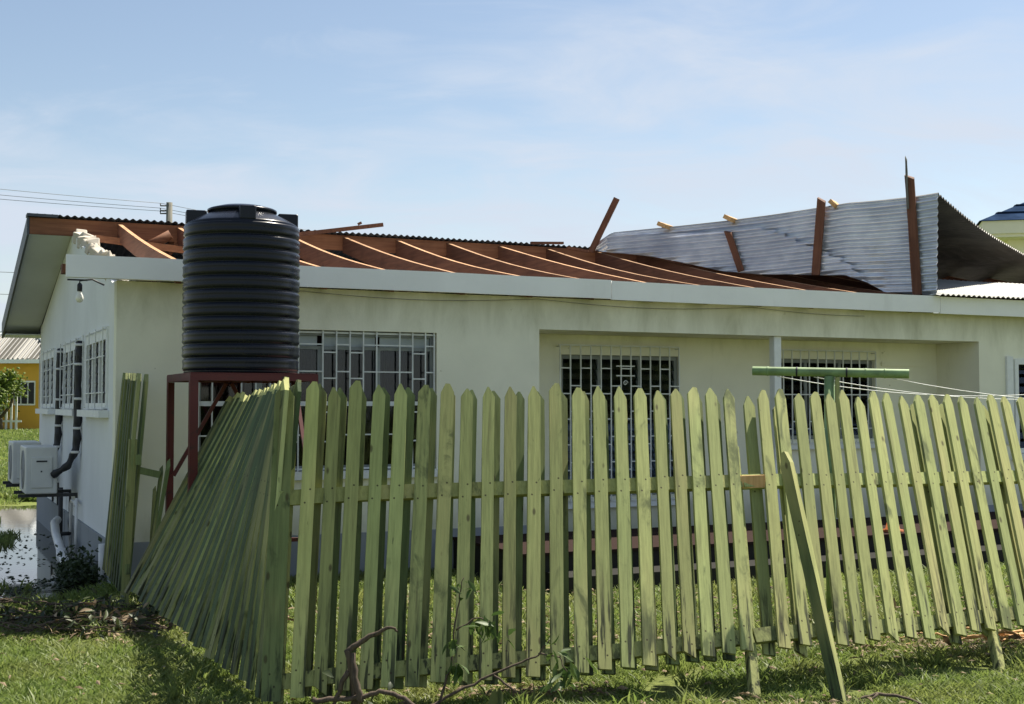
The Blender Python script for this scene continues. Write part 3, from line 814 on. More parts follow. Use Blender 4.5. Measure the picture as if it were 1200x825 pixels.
for p, q in (((-.02, Hs-.055, ST-.06), (-Hs+.05, Hs-.055, 0.95)), ((.02, Hs-.055, ST-.06), (Hs-.05, Hs-.055, 0.95)),
             ((Hs-.055, -.02, ST-.06), (Hs-.055, -Hs+.05, 0.95)), ((Hs-.055, .02, ST-.06), (Hs-.055, Hs-.05, 0.95)),
             ((-Hs+.04, -Hs+.06, 0.5), (Hs-.04, -Hs+.06, 0.5)), ((-Hs+.04, Hs-.04, 0.5), (Hs-.04, Hs-.04, 0.5))):
    b = MB(); b.bar(p, q, 0.028, 0.028); b.build('brace', M['redsteel'], stand)
tank = thing('water_tank', 'black ribbed plastic water tank standing on the red stand', 'water tank', (TC.x, TC.y, ST+.004), TH+0.1)
RAD = 0.440
prof = [(0.0, 0.0), (RAD-.03, 0.0), (RAD-.008, 0.012)]
NB, Z0, Z1 = 11, 0.015, 1.135
bh = (Z1-Z0)/NB
for i in range(NB):
    a = Z0+i*bh
    taper = 0.004 if i in (0, NB-1) else 0
    for t, dr in ((0.03, -0.012), (0.10, -0.003), (0.22, 0.0035), (0.40, 0.0), (0.62, 0.0), (0.80, 0.004), (0.91, -0.002), (0.97, -0.012)):
        prof.append((RAD+dr-taper, a+bh*t))
prof += [(RAD-.012, Z1+.004), (RAD-.035, Z1+.020), (RAD-.08, Z1+.046), (RAD-.13, Z1+.072), (0.272, Z1+.090), (0.256, Z1+.096)]
body = MB().lathe(prof, 72).build('body', M['tank'], tank)
MB().lathe([(0.255, Z1+.085), (0.255, Z1+.108), (0.264, Z1+.111), (0.264, Z1+.128), (0.25, Z1+.136), (0.17, Z1+.158), (0.10, Z1+.168), (0.095, Z1+.163), (0.05, Z1+.166), (0, Z1+.166)], 48).build('lid', M['tank'], tank)
for k in range(4):
    a = k*math.pi/2 + R(-78)-TH
    me = MB().box((RAD-.17, -.060, Z1+.004), (RAD-.016, .060, Z1+.112))
    o = me.build('lifting_lug', M['tank'], tank); o.rotation_euler = (0, 0, a); bevel(o, .012, 3)

# ------------------------------------------------------------------ picket fences
def picket_mesh(name, w, L, t, mats, peak=0.055, chip=0.0, seed=0):
    rr = random.Random(seed); b = MB(); n = 6
    secs = []
    for i in range(n+1):
        z = (L-peak)*i/n; j = lambda: rr.uniform(-.0018, .0018)
        secs.append([(-w/2+j(), -t/2, z), (w/2+j(), -t/2, z), (w/2+j(), t/2, z), (-w/2+j(), t/2, z)])
    if chip:
        secs[0][0] = (secs[0][0][0], -t/2, chip); secs[0][3] = (secs[0][3][0], t/2, chip)
    vs = [p for q in secs for p in q]
    tipx = rr.uniform(-.010, .010)
    tw = rr.choice((.004, .005, .006, .012))
    vs += [(tipx-tw, -t/2, L), (tipx+tw, -t/2, L), (tipx+tw, t/2, L), (tipx-tw, t/2, L)]
    m = n+1
    fs = [(4*i+k, 4*i+(k+1)%4, 4*i+4+(k+1)%4, 4*i+4+k) for i in range(m) for k in range(4)] + [(3,2,1,0), (4*m,4*m+1,4*m+2,4*m+3)]
    b.add(vs, fs)
    if isinstance(mats, (list, tuple)):      # edges coloured lighter as if lit, tip in its own tone
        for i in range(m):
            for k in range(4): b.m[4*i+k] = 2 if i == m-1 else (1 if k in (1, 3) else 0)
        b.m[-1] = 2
    return b.mesh(name, mats)
PL = 1.6
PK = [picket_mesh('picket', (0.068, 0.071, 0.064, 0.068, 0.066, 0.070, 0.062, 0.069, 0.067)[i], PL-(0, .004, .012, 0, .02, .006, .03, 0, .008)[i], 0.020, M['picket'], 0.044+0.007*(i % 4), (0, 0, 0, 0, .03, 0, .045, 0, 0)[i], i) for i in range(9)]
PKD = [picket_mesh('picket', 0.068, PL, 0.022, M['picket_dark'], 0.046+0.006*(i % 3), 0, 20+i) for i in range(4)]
PKS = [picket_mesh('picket', 0.070, PL, 0.024, [M['picket_shadow'], M['picket_lit_edge'], M['tip']], 0.045+0.006*(i % 3), 0, 40+i) for i in range(4)]
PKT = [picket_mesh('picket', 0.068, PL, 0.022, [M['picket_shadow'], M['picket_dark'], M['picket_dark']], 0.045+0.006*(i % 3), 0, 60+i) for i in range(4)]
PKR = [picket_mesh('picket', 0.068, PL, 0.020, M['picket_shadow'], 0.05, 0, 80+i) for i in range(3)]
def picket_at(parent, B, T, along, off, shift, me, name='picket', flip=False, origin=Vector((0,0,0))):
    z = (T-B).normalized(); x = (along - z*along.dot(z)).normalized(); y = z.cross(x)
    P = B + y*off + x*shift - origin
    a = random.uniform(-.007, .007)
    x2 = x*math.cos(a)+z*math.sin(a); z2 = z*math.cos(a)-x*math.sin(a)
    if flip: x2, y = -x2, -y
    m4 = Matrix(((x2.x, y.x, z2.x, P.x), (x2.y, y.y, z2.y, P.y), (x2.z, y.z, z2.z, P.z), (0,0,0,1)))
    return place(name, me, parent, mat4=m4)
# -- front fence, pushed back towards the house, more and more so to the right
ST_F = [(337,(-1.183,6.36,.045),(-1.172,6.688,1.611)),(452,(-.688,6.36,.103),(-.682,6.911,1.606)),(598,(-.025,6.42,.145),(-.009,7.087,1.599)),(719,(.549,6.50,.175),(.574,7.243,1.592)),
        (890,(1.41,6.75,.225),(1.47,7.606,1.576)),(983,(1.934,6.95,.219),(1.993,7.81,1.568)),(1035,(2.283,7.12,.211),(2.312,7.975,1.564)),(1120,(2.804,7.40,.214),(2.868,8.279,1.55)),(1260,(3.72,7.91,.21),(3.80,8.80,1.53))]
kx = np.array([a[0] for a in ST_F]); kb = np.array([a[1] for a in ST_F]); kt = np.array([a[2] for a in ST_F])
def fpt(x, f):
    Bv = Vector([float(np.interp(x, kx, kb[:,i])) for i in range(3)]); Tv = Vector([float(np.interp(x, kx, kt[:,i])) for i in range(3)])
    Tv = Bv + (Tv-Bv).normalized()*PL
    return Bv.lerp(Tv, f)
FO = Vector((-1.17, 6.36, 0))
fence = thing('picket_fence', 'long green picket fence leaning back towards the house', 'fence', FO)
FX = [365,391,417,443,469,495,521,547,573,598,624,650,676,700,723,745,767,788,808,829,850,890,911,931,949,966,983,1000,1017,1035,1052,1069,1086,1104,1122,1140,1158,1176,1194,1212,1230]
def jit(a): return random.uniform(-a, a)
for i, x in enumerate(FX):
    B, T = fpt(x, 0), fpt(x, 1); al = (fpt(min(x+8,1258), .5)-fpt(x-8, .5)).normalized()
    dz = jit(.012)
    up = (T-B).normalized()*dz
    picket_at(fence, B+up, T+up, al, -0.031, jit(.004), random.choice(PK), flip=False, origin=FO)
for i, x in enumerate([365,391,417,443,469,495,521,547,573,598,624,650,676,700,723,745,767,788,808,829,873,905,1100,1066,1150]):
    B, T = fpt(x, 0), fpt(x, 1); al = (fpt(min(x+8,1258), .5)-fpt(x-8, .5)).normalized()
    up = (T-B).normalized()*(jit(.012) - (0.02 if x in (905,1066,1150) else 0.0))
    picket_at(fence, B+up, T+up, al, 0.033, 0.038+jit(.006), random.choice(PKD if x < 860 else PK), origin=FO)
# corner board, wider
CM = picket_mesh('picket', 0.098, PL, 0.024, M['picket_dark'], 0.07, 0, 77)
B, T = fpt(337, 0), fpt(337, 1); picket_at(fence, B, T, Vector((1, .1, 0)).normalized(), -0.031, 0.0, CM, 'corner_board', origin=FO)
# rails (one timber per bay), between the two rows of pickets
def rail(parent, pts, up, h=0.078, w=0.040, mat='picket_dark', name='rail', origin=Vector((0,0,0))):
    b = MB(); vs = []
    for i, p in enumerate(pts):
        d = (pts[min(i+1, len(pts)-1)]-pts[max(0, i-1)]).normalized(); u = up[i]; y = d.cross(u).normalized(); u2 = y.cross(d)
        q = p - origin
        vs += [q - y*w/2 - u2*h/2, q + y*w/2 - u2*h/2, q + y*w/2 + u2*h/2, q - y*w/2 + u2*h/2]
    n = len(pts)-1
    fs = [(4*i+k, 4*i+(k+1)%4, 4*i+4+(k+1)%4, 4*i+4+k) for i in range(n) for k in range(4)] + [(3,2,1,0), (4*n,4*n+1,4*n+2,4*n+3)]
    b.add(vs, fs); return b.build(name, M[mat], parent)
for f in (0.625, 0.055):
    for xa, xb in ((330, 858), (860, 1245)):
        xs = np.linspace(xa, xb, 16)
        rail(fence, [fpt(x, f) for x in xs], [(fpt(x,1)-fpt(x,0)).normalized() for x in xs], 0.076, 0.042, 'picket', origin=FO)
def post(parent, x, foot_len, origin):
    B, T = fpt(x, 0), fpt(x, 1); d = (T-B).normalized(); al = (fpt(x+6, .5)-fpt(x-6, .5)).normalized(); y = d.cross(al)
    a = B - d*foot_len + y*0.012 - origin; c = B + d*1.25 + y*0.052 - origin
    b = MB(); b.bar(a, c, 0.050, 0.050, up=y); o = b.build('post', M['picket'], parent); bevel(o, .004, 1)
post(fence, 345, 0.075, FO); post(fence, 858, 0.345, FO); post(fence, 1112, 0.265, FO)
# repair block where the two rail bays meet
q = fpt(866, .625)-FO; b = MB(); b.bar(q+Vector((-.07,-.03,0)), q+Vector((.10,-.005,0.005)), 0.02, 0.07); b.build('splice_block', M['raw'], fence)

# -- side panel, twisted and folded inwards
SO = Vector((-1.27, 6.5, 0))
side = thing('picket_fence', 'twisted dark green picket panel collapsing inwards beside the tank stand', 'fence', SO)
NB0, NT0 = Vector((-1.235, 6.46, .035)), Vector((-1.14, 6.62, 1.62)); FB0, FT0 = Vector((-2.74, 9.28, .15)), Vector((-2.08, 9.63, 1.56))
def spt(t, f):
    Bv = NB0.lerp(FB0, t); Tv = NT0.lerp(FT0, t)
    # lean grows fast away from the corner
    e = 1-max(0.0, 1-t)**1.7
    d = (NT0-NB0).normalized().lerp((FT0-FB0).normalized(), e).normalized()
    Bv.z = 0.035 + 0.115*e
    return Bv + d*PL*f
sal = (FB0-NB0).normalized()
NP = 22
for i in range(NP):
    t = i/(NP-1); B, T = spt(t, 0), spt(t, 1); up = (T-B).normalized()*jit(.02)
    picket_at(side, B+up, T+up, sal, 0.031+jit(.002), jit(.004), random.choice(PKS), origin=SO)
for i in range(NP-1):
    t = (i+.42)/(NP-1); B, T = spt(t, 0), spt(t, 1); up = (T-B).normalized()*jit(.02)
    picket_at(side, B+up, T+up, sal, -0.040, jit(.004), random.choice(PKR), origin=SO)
for f in (0.625, 0.10):
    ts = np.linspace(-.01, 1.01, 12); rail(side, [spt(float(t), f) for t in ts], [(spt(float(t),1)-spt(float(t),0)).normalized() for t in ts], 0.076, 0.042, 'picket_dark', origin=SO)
for t, fl in ((0.33, 0.19),):
    B, T = spt(t, 0), spt(t, 1); d = (T-B).normalized(); b = MB(); b.bar(B-d*fl-SO, B+d*0.95-SO, .036, .05, up=sal); b.build('post', M['picket'], side)
# -- short panel by the house corner, still upright
KO = Vector((-2.85, 9.46, 0))
stub = thing('picket_fence', 'short upright dark green picket stub with broken slats at the house corner', 'fence', KO)
kd = Vector((-0.40, 0.92, 0)).normalized()
for i in range(8):
    B = KO + kd*(0.02+i*0.15) + Vector((0,0,.14+.004*i)); T = B + Vector((.085, .0, 1)).normalized()*PL + Vector((jit(.02), 0, 0))
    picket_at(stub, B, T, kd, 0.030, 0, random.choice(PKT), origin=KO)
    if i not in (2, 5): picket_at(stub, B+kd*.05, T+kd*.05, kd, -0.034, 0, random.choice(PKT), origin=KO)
for z in (0.30, 1.10):
    p = [KO + kd*(x) + Vector((z*.085, 0, z)) for x in (-.03, .55, 1.12)]
    rail(stub, p, [Vector((0,0,1))]*3, .076, .042, 'picket_dark', origin=KO)
b = MB(); b.bar((0,0,-.05), (.055,0,1.25), .055, .055, up=kd); b.build('post', M['picket'], stub)
def snapped(L, seed):
    rr = random.Random(seed); b = MB(); w, t = .07, .02
    vs = [(-w/2,-t/2,0),(w/2,-t/2,0),(w/2,t/2,0),(-w/2,t/2,0)] + [(-w/2,-t/2,L-.05),(w/2,-t/2,L),(w/2,t/2,L-.03),(-w/2,t/2,L-.09)]
    b.add(vs, [(k,(k+1)%4,4+(k+1)%4,4+k) for k in range(4)] + [(3,2,1,0),(4,5,6,7)]); return b.mesh('broken_picket', M['picket_dark'])
for k, (dx, dy, L, lx) in enumerate([(.13, .12, .92, .12), (.165, .02, .98, .16), (.10, .3, .75, .05)]):
    B = KO + Vector((dx, dy, .14)); T = B + Vector((lx, 0, 1)); picket_at(stub, B, T, kd, 0, 0, snapped(L, k), 'broken_picket', origin=KO)
b = MB(); b.bar((.10, .02, 1.02), (.24, .06, .985), .03, .05); b.build('broken_rail', M['picket_dark'], stub)

# -- loose picket propped against the fence
lp = thing('loose_picket', 'single mildewed picket, its face darkened as in shade, propped against the front of the green fence', 'plank', (1.635, 6.40, 0))
B = Vector((1.635, 6.40, -.03)); T = Vector((1.505, 7.08, 1.24))
LPM = picket_mesh('picket', .075, (T-B).length, .030, [M['picket_shadow'], M['picket'], M['picket_dark']], .075, .0, 91)  # dark face and lighter edge colour in shade and sun
picket_at(lp, B, T, Vector((.52, -.85, 0)).normalized(), 0, 0, LPM, 'picket', origin=Vector((1.635, 6.40, 0)))

# ------------------------------------------------------------------ clothes-line post
cl = thing('clothesline_post', 'green pipe T-post for a washing line standing behind the fence', 'clothesline post', (2.28, 9.2, 0))
bar0, bar1 = Vector((-0.52, 0.16, 1.752)), Vector((0.525, -0.16, 1.722))
b = MB(); n = 14
dirb = (bar1-bar0).normalized()
b.tube([bar0, bar0.lerp(bar1, .5), bar1], 0.033, n, caps=False)
b.tube([bar1, bar0.lerp(bar1,.9)], 0.027, n, caps=False); b.tube([bar0, bar0.lerp(bar1,.1)], 0.027, n, caps=False)
for (P, ri, ro) in ((bar0, .027, .033), (bar1, .027, .033)): b.tube([P-dirb*.0006, P+dirb*.0006], [ro, ri], n, caps=False)
b.build('crossbar', M['pipe_green'], cl)
b = MB(); b.tube([(0.0, 0, -.1), (0.0, 0, 1.71)], 0.036, 14); b.build('upright', M['pipe_green'], cl)
for f in (0.10, 0.29, 0.61, 0.73, 0.85):
    P = bar0.lerp(bar1, f); b = MB(); b.tube([P-dirb*.006, P+dirb*.006], 0.0355, 14); b.build('wire_band', M['black'] if f in (.29, .61) else M['pipe_green'], cl)
b = MB(); b.box((0.033, -0.055, 0.7), (0.060, -0.03, 1.70)); b.build('prop_slat', M['picket'], cl)
for k, (f, e) in enumerate(((0.16, (3.3, 1.6, -.02)), (0.40, (3.35, 1.4, -.06)), (0.90, (3.5, 1.1, -.10)))):
    P = bar0.lerp(bar1, f) - Vector((0,0,.036)); Q = P + Vector(e)
    pts = [P.lerp(Q, t) - Vector((0,0,.16*4*t*(1-t)*.8)) for t in np.linspace(0, 1, 14)]
    MB().tube(pts, 0.0032, 5).build('line', M['line'], cl)

# ------------------------------------------------------------------ air conditioners on the gable wall
def ac(v, label):
    t = thing('air_conditioner', label, 'air conditioner', hp(0, v, 0), TH, 'air conditioners on the gable wall')
    x0, x1, z0, z1, L = -0.50, -0.20, 0.625, 1.09, 0.74
    o = MB().box((x0, 0, z0), (x1, L, z1)).build('casing', M['acwhite'], t); bevel(o, .015, 3)
    o = MB().box((x0+.05, -0.014, z0+.06), (x1-.05, -.001, z1-.10)).build('service_cover', M['acwhite'], t); bevel(o, .006, 2)
    MB().box((x0+.10, -0.019, z1-.15), (x1-.10, -.0145, z1-.135)).build('handle_slot', M['black'], t)
    MB().box((x0+.14, -0.018, z0+.215), (x0+.155, -.0145, z0+.23)).build('screw', M['black'], t)
    b = MB()
    for i in range(9): b.tube([(x0-.006, L*.38+math.cos(a)*(.03+.02*i), (z0+z1)/2+math.sin(a)*(.03+.02*i)) for a in np.linspace(0, 2*math.pi, 25)], .004, 4)
    b.build('fan_grille', M['acgrey'], t)
    for y in (0.08, L-.08):
        b = MB(); b.box((x0-.06, y-.02, z0-.035), (-.021, y+.02, z0-.002)); b.box((-.0209, y-.02, z0-.25), (-.003, y+.02, z0-.002)); b.build('bracket', M['darksteel'], t)
    # insulated pipes up to the window, lashed at intervals
    P = [(-.25, -.02, z0+.18), (-.12, -.14, z0+.28), (-.045, -.20, z0+.45), (-.040, -.21, z0+.7), (-.04, -.22, z0+1.0), (-.04, -.24, z0+1.35), (-.035, -.26, z0+1.5)]
    pts = []
    for i in range(len(P)-1):
        for k in range(5): pts.append(Vector(P[i]).lerp(Vector(P[i+1]), k/5))
    pts = [p + Vector((0, .012*math.sin(i*1.9), .0)) for i, p in enumerate(pts)] + [Vector(P[-1])]
    MB().tube(pts, [0.034+.007*math.sin(i*1.7) for i in range(len(pts))], 8).build('insulated_hose', M['black'], t)
    MB().tube([p+Vector((-.02, .05, 0)) for p in pts[8:]], 0.016, 7).build('drain_hose', M['black'], t)
    for p in pts[9::5]: MB().tube([p-Vector((0,0,.012)), p+Vector((0,0,.012))], .044, 8).build('tie', M['pvc'], t)
ac(2.52, 'beige air conditioner unit on a bracket by the middle gable window')
ac(4.35, 'beige air conditioner unit on a bracket under the far gable window')

# pipes on the gable
dp = thing('drain_pipe', 'bent white plastic pipe running from the plinth to the ground', 'pipe', hp(-.1, 2.4, 0), TH)
MB().tube([(-.02, 0.9, .30), (-.08, .55, .30), (-.10, .2, .22), (-.12, -.6, .10), (-.14, -1.3, .05), (-.16, -1.75, .035)], .042, 10).build('pipe', M['pvc'], dp)
MB().tube([(-.12, -.55, .14), (-.12, -.62, .02)], .05, 10).build('joint', M['pvc'], dp)
sp = thing('supply_pipe', 'upright white water pipe with a tap against the gable wall', 'pipe', hp(-.06, 2.15, 0), TH)
MB().tube([(0, 0.45, .0), (0, .45, .52), (0, .40, .55), (0, .10, .55), (0, .07, .52)], .016, 8).build('pipe', M['pvc'], sp)
MB().tube([(0, .0, .0), (0, .0, .60)], .014, 8).build('riser', M['pvc'], sp)
MB().tube([(0, .45, .22), (-.11, .43, .22), (-.12, .43, .19)], .02, 8).build('tap', M['darksteel'], sp)
pp = thing('waste_pipe', 'dark iron pipe against the flooded gable wall', 'pipe', hp(-.06, 3.6, 0), TH)
MB().tube([(0, 0, 0), (0, 0, .62)], .024, 8).build('pipe', M['darksteel'], pp)
st = thing('corner_pipe', 'short capped white pipe standing by the house corner plinth', 'pipe', hp(-.05, .28, 0), TH)
MB().tube([(0, 0, 0), (0, 0, .34)], .035, 10).build('pipe', M['pvc'], st)
# bulb under the eave
lb = thing('light_bulb', 'bare white bulb in a black holder under the gable eave', 'light bulb', hp(-.26, 0.30, 2.36), TH)
MB().lathe([(0, 0), (.018, .004), (.030, .022), (.033, .04), (.028, .06), (.016, .085), (.015, .10)], 20).build('bulb', M['bulb'], lb)
MB().lathe([(.019, .095), (.021, .10), (.021, .15), (.012, .165), (0, .165)], 16).build('holder', M['black'], lb)
MB().tube([(0, 0, .16), (0, 0, .185), (.10, .0, .20), (.198, .0, .155)], .008, 6).build('arm', M['black'], lb)
MB().box((-.10, -.012, .185), (.06, .012, .197)).build('bar', M['black'], lb)
# slack cable along the front wall under the fascia
cb = thing('slack_cable', 'thin dark cable sagging along the wall under the fascia', 'cable', hp(0, -.015, 0), TH)
MB().tube([(1.4+6.4*t, -.008, 2.512-.05*abs(math.sin(math.pi*t*2.6))) for t in np.linspace(0, 1, 40)], .0025, 5).build('cable', M['wire'], cb)
# orange cone on the terrace
cn = thing('orange_cone', 'small orange cone standing on the terrace edge', 'cone', hp(6.98, -1.35, .296), TH)
MB().lathe([(0.10, 0.0), (0.10, .02), (.07, .022), (.016, .24), (0.0, .245)], 20).build('body', M['orange'], cn)

# ------------------------------------------------------------------ background buildings, poles, wires
yh = thing('yellow_house', 'low yellow house with a pale ribbed hip roof across the field', 'house', (-33.9, 84, 0), 0)
MB().box((-9, 0, 0), (9, 9, 4.15)).build('wall', M['yellow'], yh)
b = MB(); ex = .7; hz = 4.3
def hip(b, x0, x1, y0, y1, z, zr, rx0, rx1, ym):
    vs = [(x0,y0,z),(x1,y0,z),(x1,y1,z),(x0,y1,z),(rx0,ym,zr),(rx1,ym,zr)]
    b.add(vs, [(0,1,5,4),(1,2,5),(2,3,4,5),(3,0,4)])
hip(b, -9.7, 9.7, -.7, 9.7, hz, 6.4, -4, 4, 4.5)
rf = b.build('roof', M['ribroof'], yh)
b = MB()    # ribs on the two slopes that face us
for i in range(60):
    x = -9.5+19*i/59; top = 1.0
    if x < -4: top = (x+9.7)/5.7
    if x > 4: top = (9.7-x)/5.7
    b.bar((x, -.7, hz+.05), (x, -.7+5.2*top, hz+.05+2.1*top), .11, .09)
b.build('rib', M['ribroof'], rf)
b = MB(); b.box((-9.75, -.78, hz-.18), (9.75, -.71, hz+.03)); b.box((9.71, -.70, hz-.18), (9.78, 9.7, hz+.03)); b.build('gutter', M['whiteframe'], rf)
for (p, q) in (((-9.7,-.7,hz), (-4,4.5,6.42)), ((9.7,-.7,hz), (4,4.5,6.42)), ((-4,4.5,6.45), (4,4.5,6.45))):
    b = MB(); b.bar((p[0],p[1],p[2]+.1), (q[0],q[1],q[2]+.08), .35, .14); b.build('ridge_cap', M['whiteframe'], rf)
# porch wing with its own little hip, nearer
b = MB(); hip(b, -.6, 6.2, -6.3, -.72, 4.28, 6.3, 2.2, 3.4, -2.4); wr = b.build('porch_roof', M['ribroof'], yh)
b = MB()
for i in range(22):
    x = -.5+6.6*i/21; top = min(1, (x+.6)/2.8, (6.2-x)/2.8); b.bar((x, -6.3, 4.33), (x, -6.3+3.9*top, 4.33+2.02*top), .11, .10)
b.build('rib', M['ribroof'], wr)
for (p, q) in (((-.6,-6.3,4.3),(2.2,-2.4,6.32)), ((6.2,-6.3,4.3),(3.4,-2.4,6.32))):
    b = MB(); b.bar((p[0],p[1],p[2]+.1), (q[0],q[1],q[2]+.08), .3, .14); b.build('ridge_cap', M['whiteframe'], wr)
b = MB(); b.box((-.65, -6.4, 4.05), (6.25, -6.31, 4.29)); b.build('gutter', M['whiteframe'], wr)
MB().box((0, -5.8, 0), (5.6, -.02, 4.1)).build('wall', M['yellow'], yh)
for x in (1.3, 4.15):
    w_ = MB(); w_.box((x-.65, -5.86, 1.5), (x+.65, -5.81, 3.0)); wo = w_.build('window', M['whiteframe'], yh)
    for k in (-1, 0, 1): MB().box((x+k*.42-.17, -5.875, 1.6), (x+k*.42+.17, -5.861, 2.9)).build('pane', M['black'], wo)
wf = thing('yard_fence', 'white paling fence before the yellow house', 'fence', (-32.9, 76, 0))
b_me = MB().box((-.06, -.03, 0), (.06, .03, 2.9)).mesh('paling', M['whiteframe'])
for i in range(16): place('paling', b_me, wf, loc=(-1.0+i*.30, 0, 0))
MB().box((-1.2, .04, 2.2), (3.8, .09, 2.32)).build('rail', M['whiteframe'], wf); MB().box((-1.2, .04, .5), (3.8, .09, .62)).build('rail', M['whiteframe'], wf)

bh_ = thing('blue_roofed_house', 'tall cream house with a blue tiled hip roof behind the torn roof', 'house', (10.9, 28.0, 0.18), R(-14))
MB().box((0, 0, 0), (11, 9, 4.95)).build('wall', M['cream'], bh_)
MB().box((-.55, -.55, 4.951), (11.6, 9.6, 5.02)).build('soffit', M['cream'], bh_)
MB().box((-.6, -.6, 5.021), (11.65, 9.65, 5.30)).build('fascia_board', M['cream'], bh_)
b = MB(); hip(b, -.66, 11.7, -.66, 9.7, 5.305, 7.9, 4.6, 6.4, 4.5); rf2 = b.build('roof', M['blueroof'], bh_)
b = MB()
for i in range(1, 12):
    t = i/12.0; z = 5.305+2.595*t
    b.bar((-.66+5.26*t-.02, -.66+5.16*t-.02, z+.01), (11.7-5.3*t, -.66+5.16*t-.02, z+.004), .04, .022)
    b.bar((-.66+5.26*t-.02, -.66+5.16*t, z+.004), (-.66+5.26*t-.02, 9.7-5.2*t, z+.004), .04, .022)
b.build('tile_course', M['blueroof'], rf2)
for x in (2.2, 6.2): 
    wo = MB().box((x, -.05, 3.2), (x+1.5, -.002, 4.5)).build('window', M['whiteframe'], bh_); MB().box((x+.08, -.062, 3.28), (x+1.42, -.051, 4.42)).build('pane', M['black'], wo)

def upole(x, y, h, label):
    t = thing('utility_pole', label, 'utility pole', (x, y, 0))
    MB().tube([(0,0,-.5), (0,0,h*.5), (0,0,h)], [.20, .17, .145], 12).build('shaft', M['pole'], t)
    for k, z in enumerate((.15, .38, .52)):
        b = MB(); b.tube([(-.14,0,h-z), (-.42,0,h-z), (-.42,0,h-z+.12)], .035, 6); b.build('insulator', M['darksteel'], t)
    return t
upole(-16.15, 60, 11.05, 'tall grey wooden utility pole rising behind the roof ridge')
side_names = ('incoming span of the', 'onward span of the')
for k, (zp, zl, nm) in enumerate(((.03, 0.0, 'topmost'), (.26, .36, 'middle'), (.40, .72, 'lowest'))):
    P1 = Vector((-16.57, 60, 11.05-zp)); P0 = Vector((-46, 34, 11.75-zl)); P2 = Vector((16, 90, 9.9-zp))
    for m_, (a, c) in enumerate(((P0, P1), (P1, P2))):
        pts = [a.lerp(c, t) - Vector((0,0,2.0*t*(1-t))) for t in np.linspace(0, 1, 24)]
        w = MB().tube(pts, .011, 5).build('power_line', M['wire'])
        tag(w, side_names[m_] + ' ' + nm + ' overhead wire at the utility pole', 'power line', 'overhead lines at the utility pole')
for k, (z0_, z1_, nm) in enumerate(((8.7, 8.3, 'upper'), (7.6, 7.2, 'lower'))):
    pts = [Vector((-60, 48, z0_)).lerp(Vector((-10, 70, z1_)), t) - Vector((0,0,1.5*t*(1-t))) for t in np.linspace(0, 1, 20)]
    tag(MB().tube(pts, .014, 5).build('service_cable', M['wire']), nm + ' of the two thin cables crossing the sky beyond the gable eave', 'cable', 'low service cables beyond the gable')

# ------------------------------------------------------------------ vegetation
def leaf_card(b, P, d, n, L, W, mi=0, droop=0.25):
    """bent leaf: six vertices, midrib folded"""
    d = d.normalized(); x = d.cross(n)
    if x.length < 1e-3: x = d.cross(Vector((1,0,0)))
    x.normalize(); n = x.cross(d)
    a = P; m = P + d*L*.5 + n*L*.06; e = P + d*L - n*L*droop
    l = m - x*W/2 - n*W*.18; r = m + x*W/2 - n*W*.18
    b.add([a, l, m, r, e], [(0,1,2),(0,2,3),(1,4,2),(2,4,3)], mi)
def leaf_fine(b, P, d, n, L, W, curl=0.35):
    d = d.normalized(); x = d.cross(n)
    if x.length < 1e-3: x = d.cross(Vector((1,0,0)))
    x.normalize(); n = x.cross(d)
    prof = ((0, .05), (.14, .42), (.32, .86), (.52, 1.0), (.72, .78), (.88, .40), (1.0, .03)); vs = []
    for t, w in prof:
        c = P + d*L*t - n*L*curl*t*t*.6 + x*L*.03*math.sin(t*9)
        vs += [c - x*W*w/2 + n*W*w*.16, c, c + x*W*w/2 + n*W*w*.16]
    fs = []
    for i in range(len(prof)-1):
        a = 3*i; fs += [(a, a+1, a+4, a+3), (a+1, a+2, a+5, a+4)]
    b.add(vs, fs, 0, True)
def rv(s=1.0): return Vector((random.gauss(0,1), random.gauss(0,1), random.gauss(0,1)))*s
def crown(b, C, rad, n, L, W, squash=.8):
    clumps = []
    for _ in range(26):
        d = rv().normalized(); r = random.uniform(.35, 1.0); clumps.append((C + Vector((d.x*rad*r, d.y*rad*r, d.z*rad*r*squash)), rad*random.uniform(.16, .34)))
    for _ in range(n):
        c, r = random.choice(clumps); q = c + rv(r*.5); d = (q-C).normalized()*.6 + rv(.6) + Vector((0,0,.1))
        leaf_card(b, q, d, (rv(.5)+Vector((0,0,1))).normalized(), L*random.uniform(.6, 1.2), W*random.uniform(.7, 1.2))
tr = thing('garden_tree', 'small round leafy tree in front of the yellow house', 'tree', (-30.2, 75.0, 0))
b = MB(); b.tube([(0.3,0,0), (.25,0,.6), (.0,0,1.3), (-.2,0,2.2)], [.16,.13,.11,.06], 8); b.tube([(.2,0,.7), (.8,.1,1.5), (1.0,.1,2.2)], [.1,.08,.04], 7); b.tube([(.25,0,.5), (-.6,-.1,1.4), (-.9,-.2,2.3)], [.1,.07,.04], 7); b.build('trunk', M['bark'], tr)
b = MB(); crown(b, Vector((0,0,2.15)), 1.75, 3800, .27, .15, .78); crown(b, Vector((-1.4,.4,1.8)), 1.3, 1900, .27, .15); b.build('crown', M['leaf_bright'], tr)

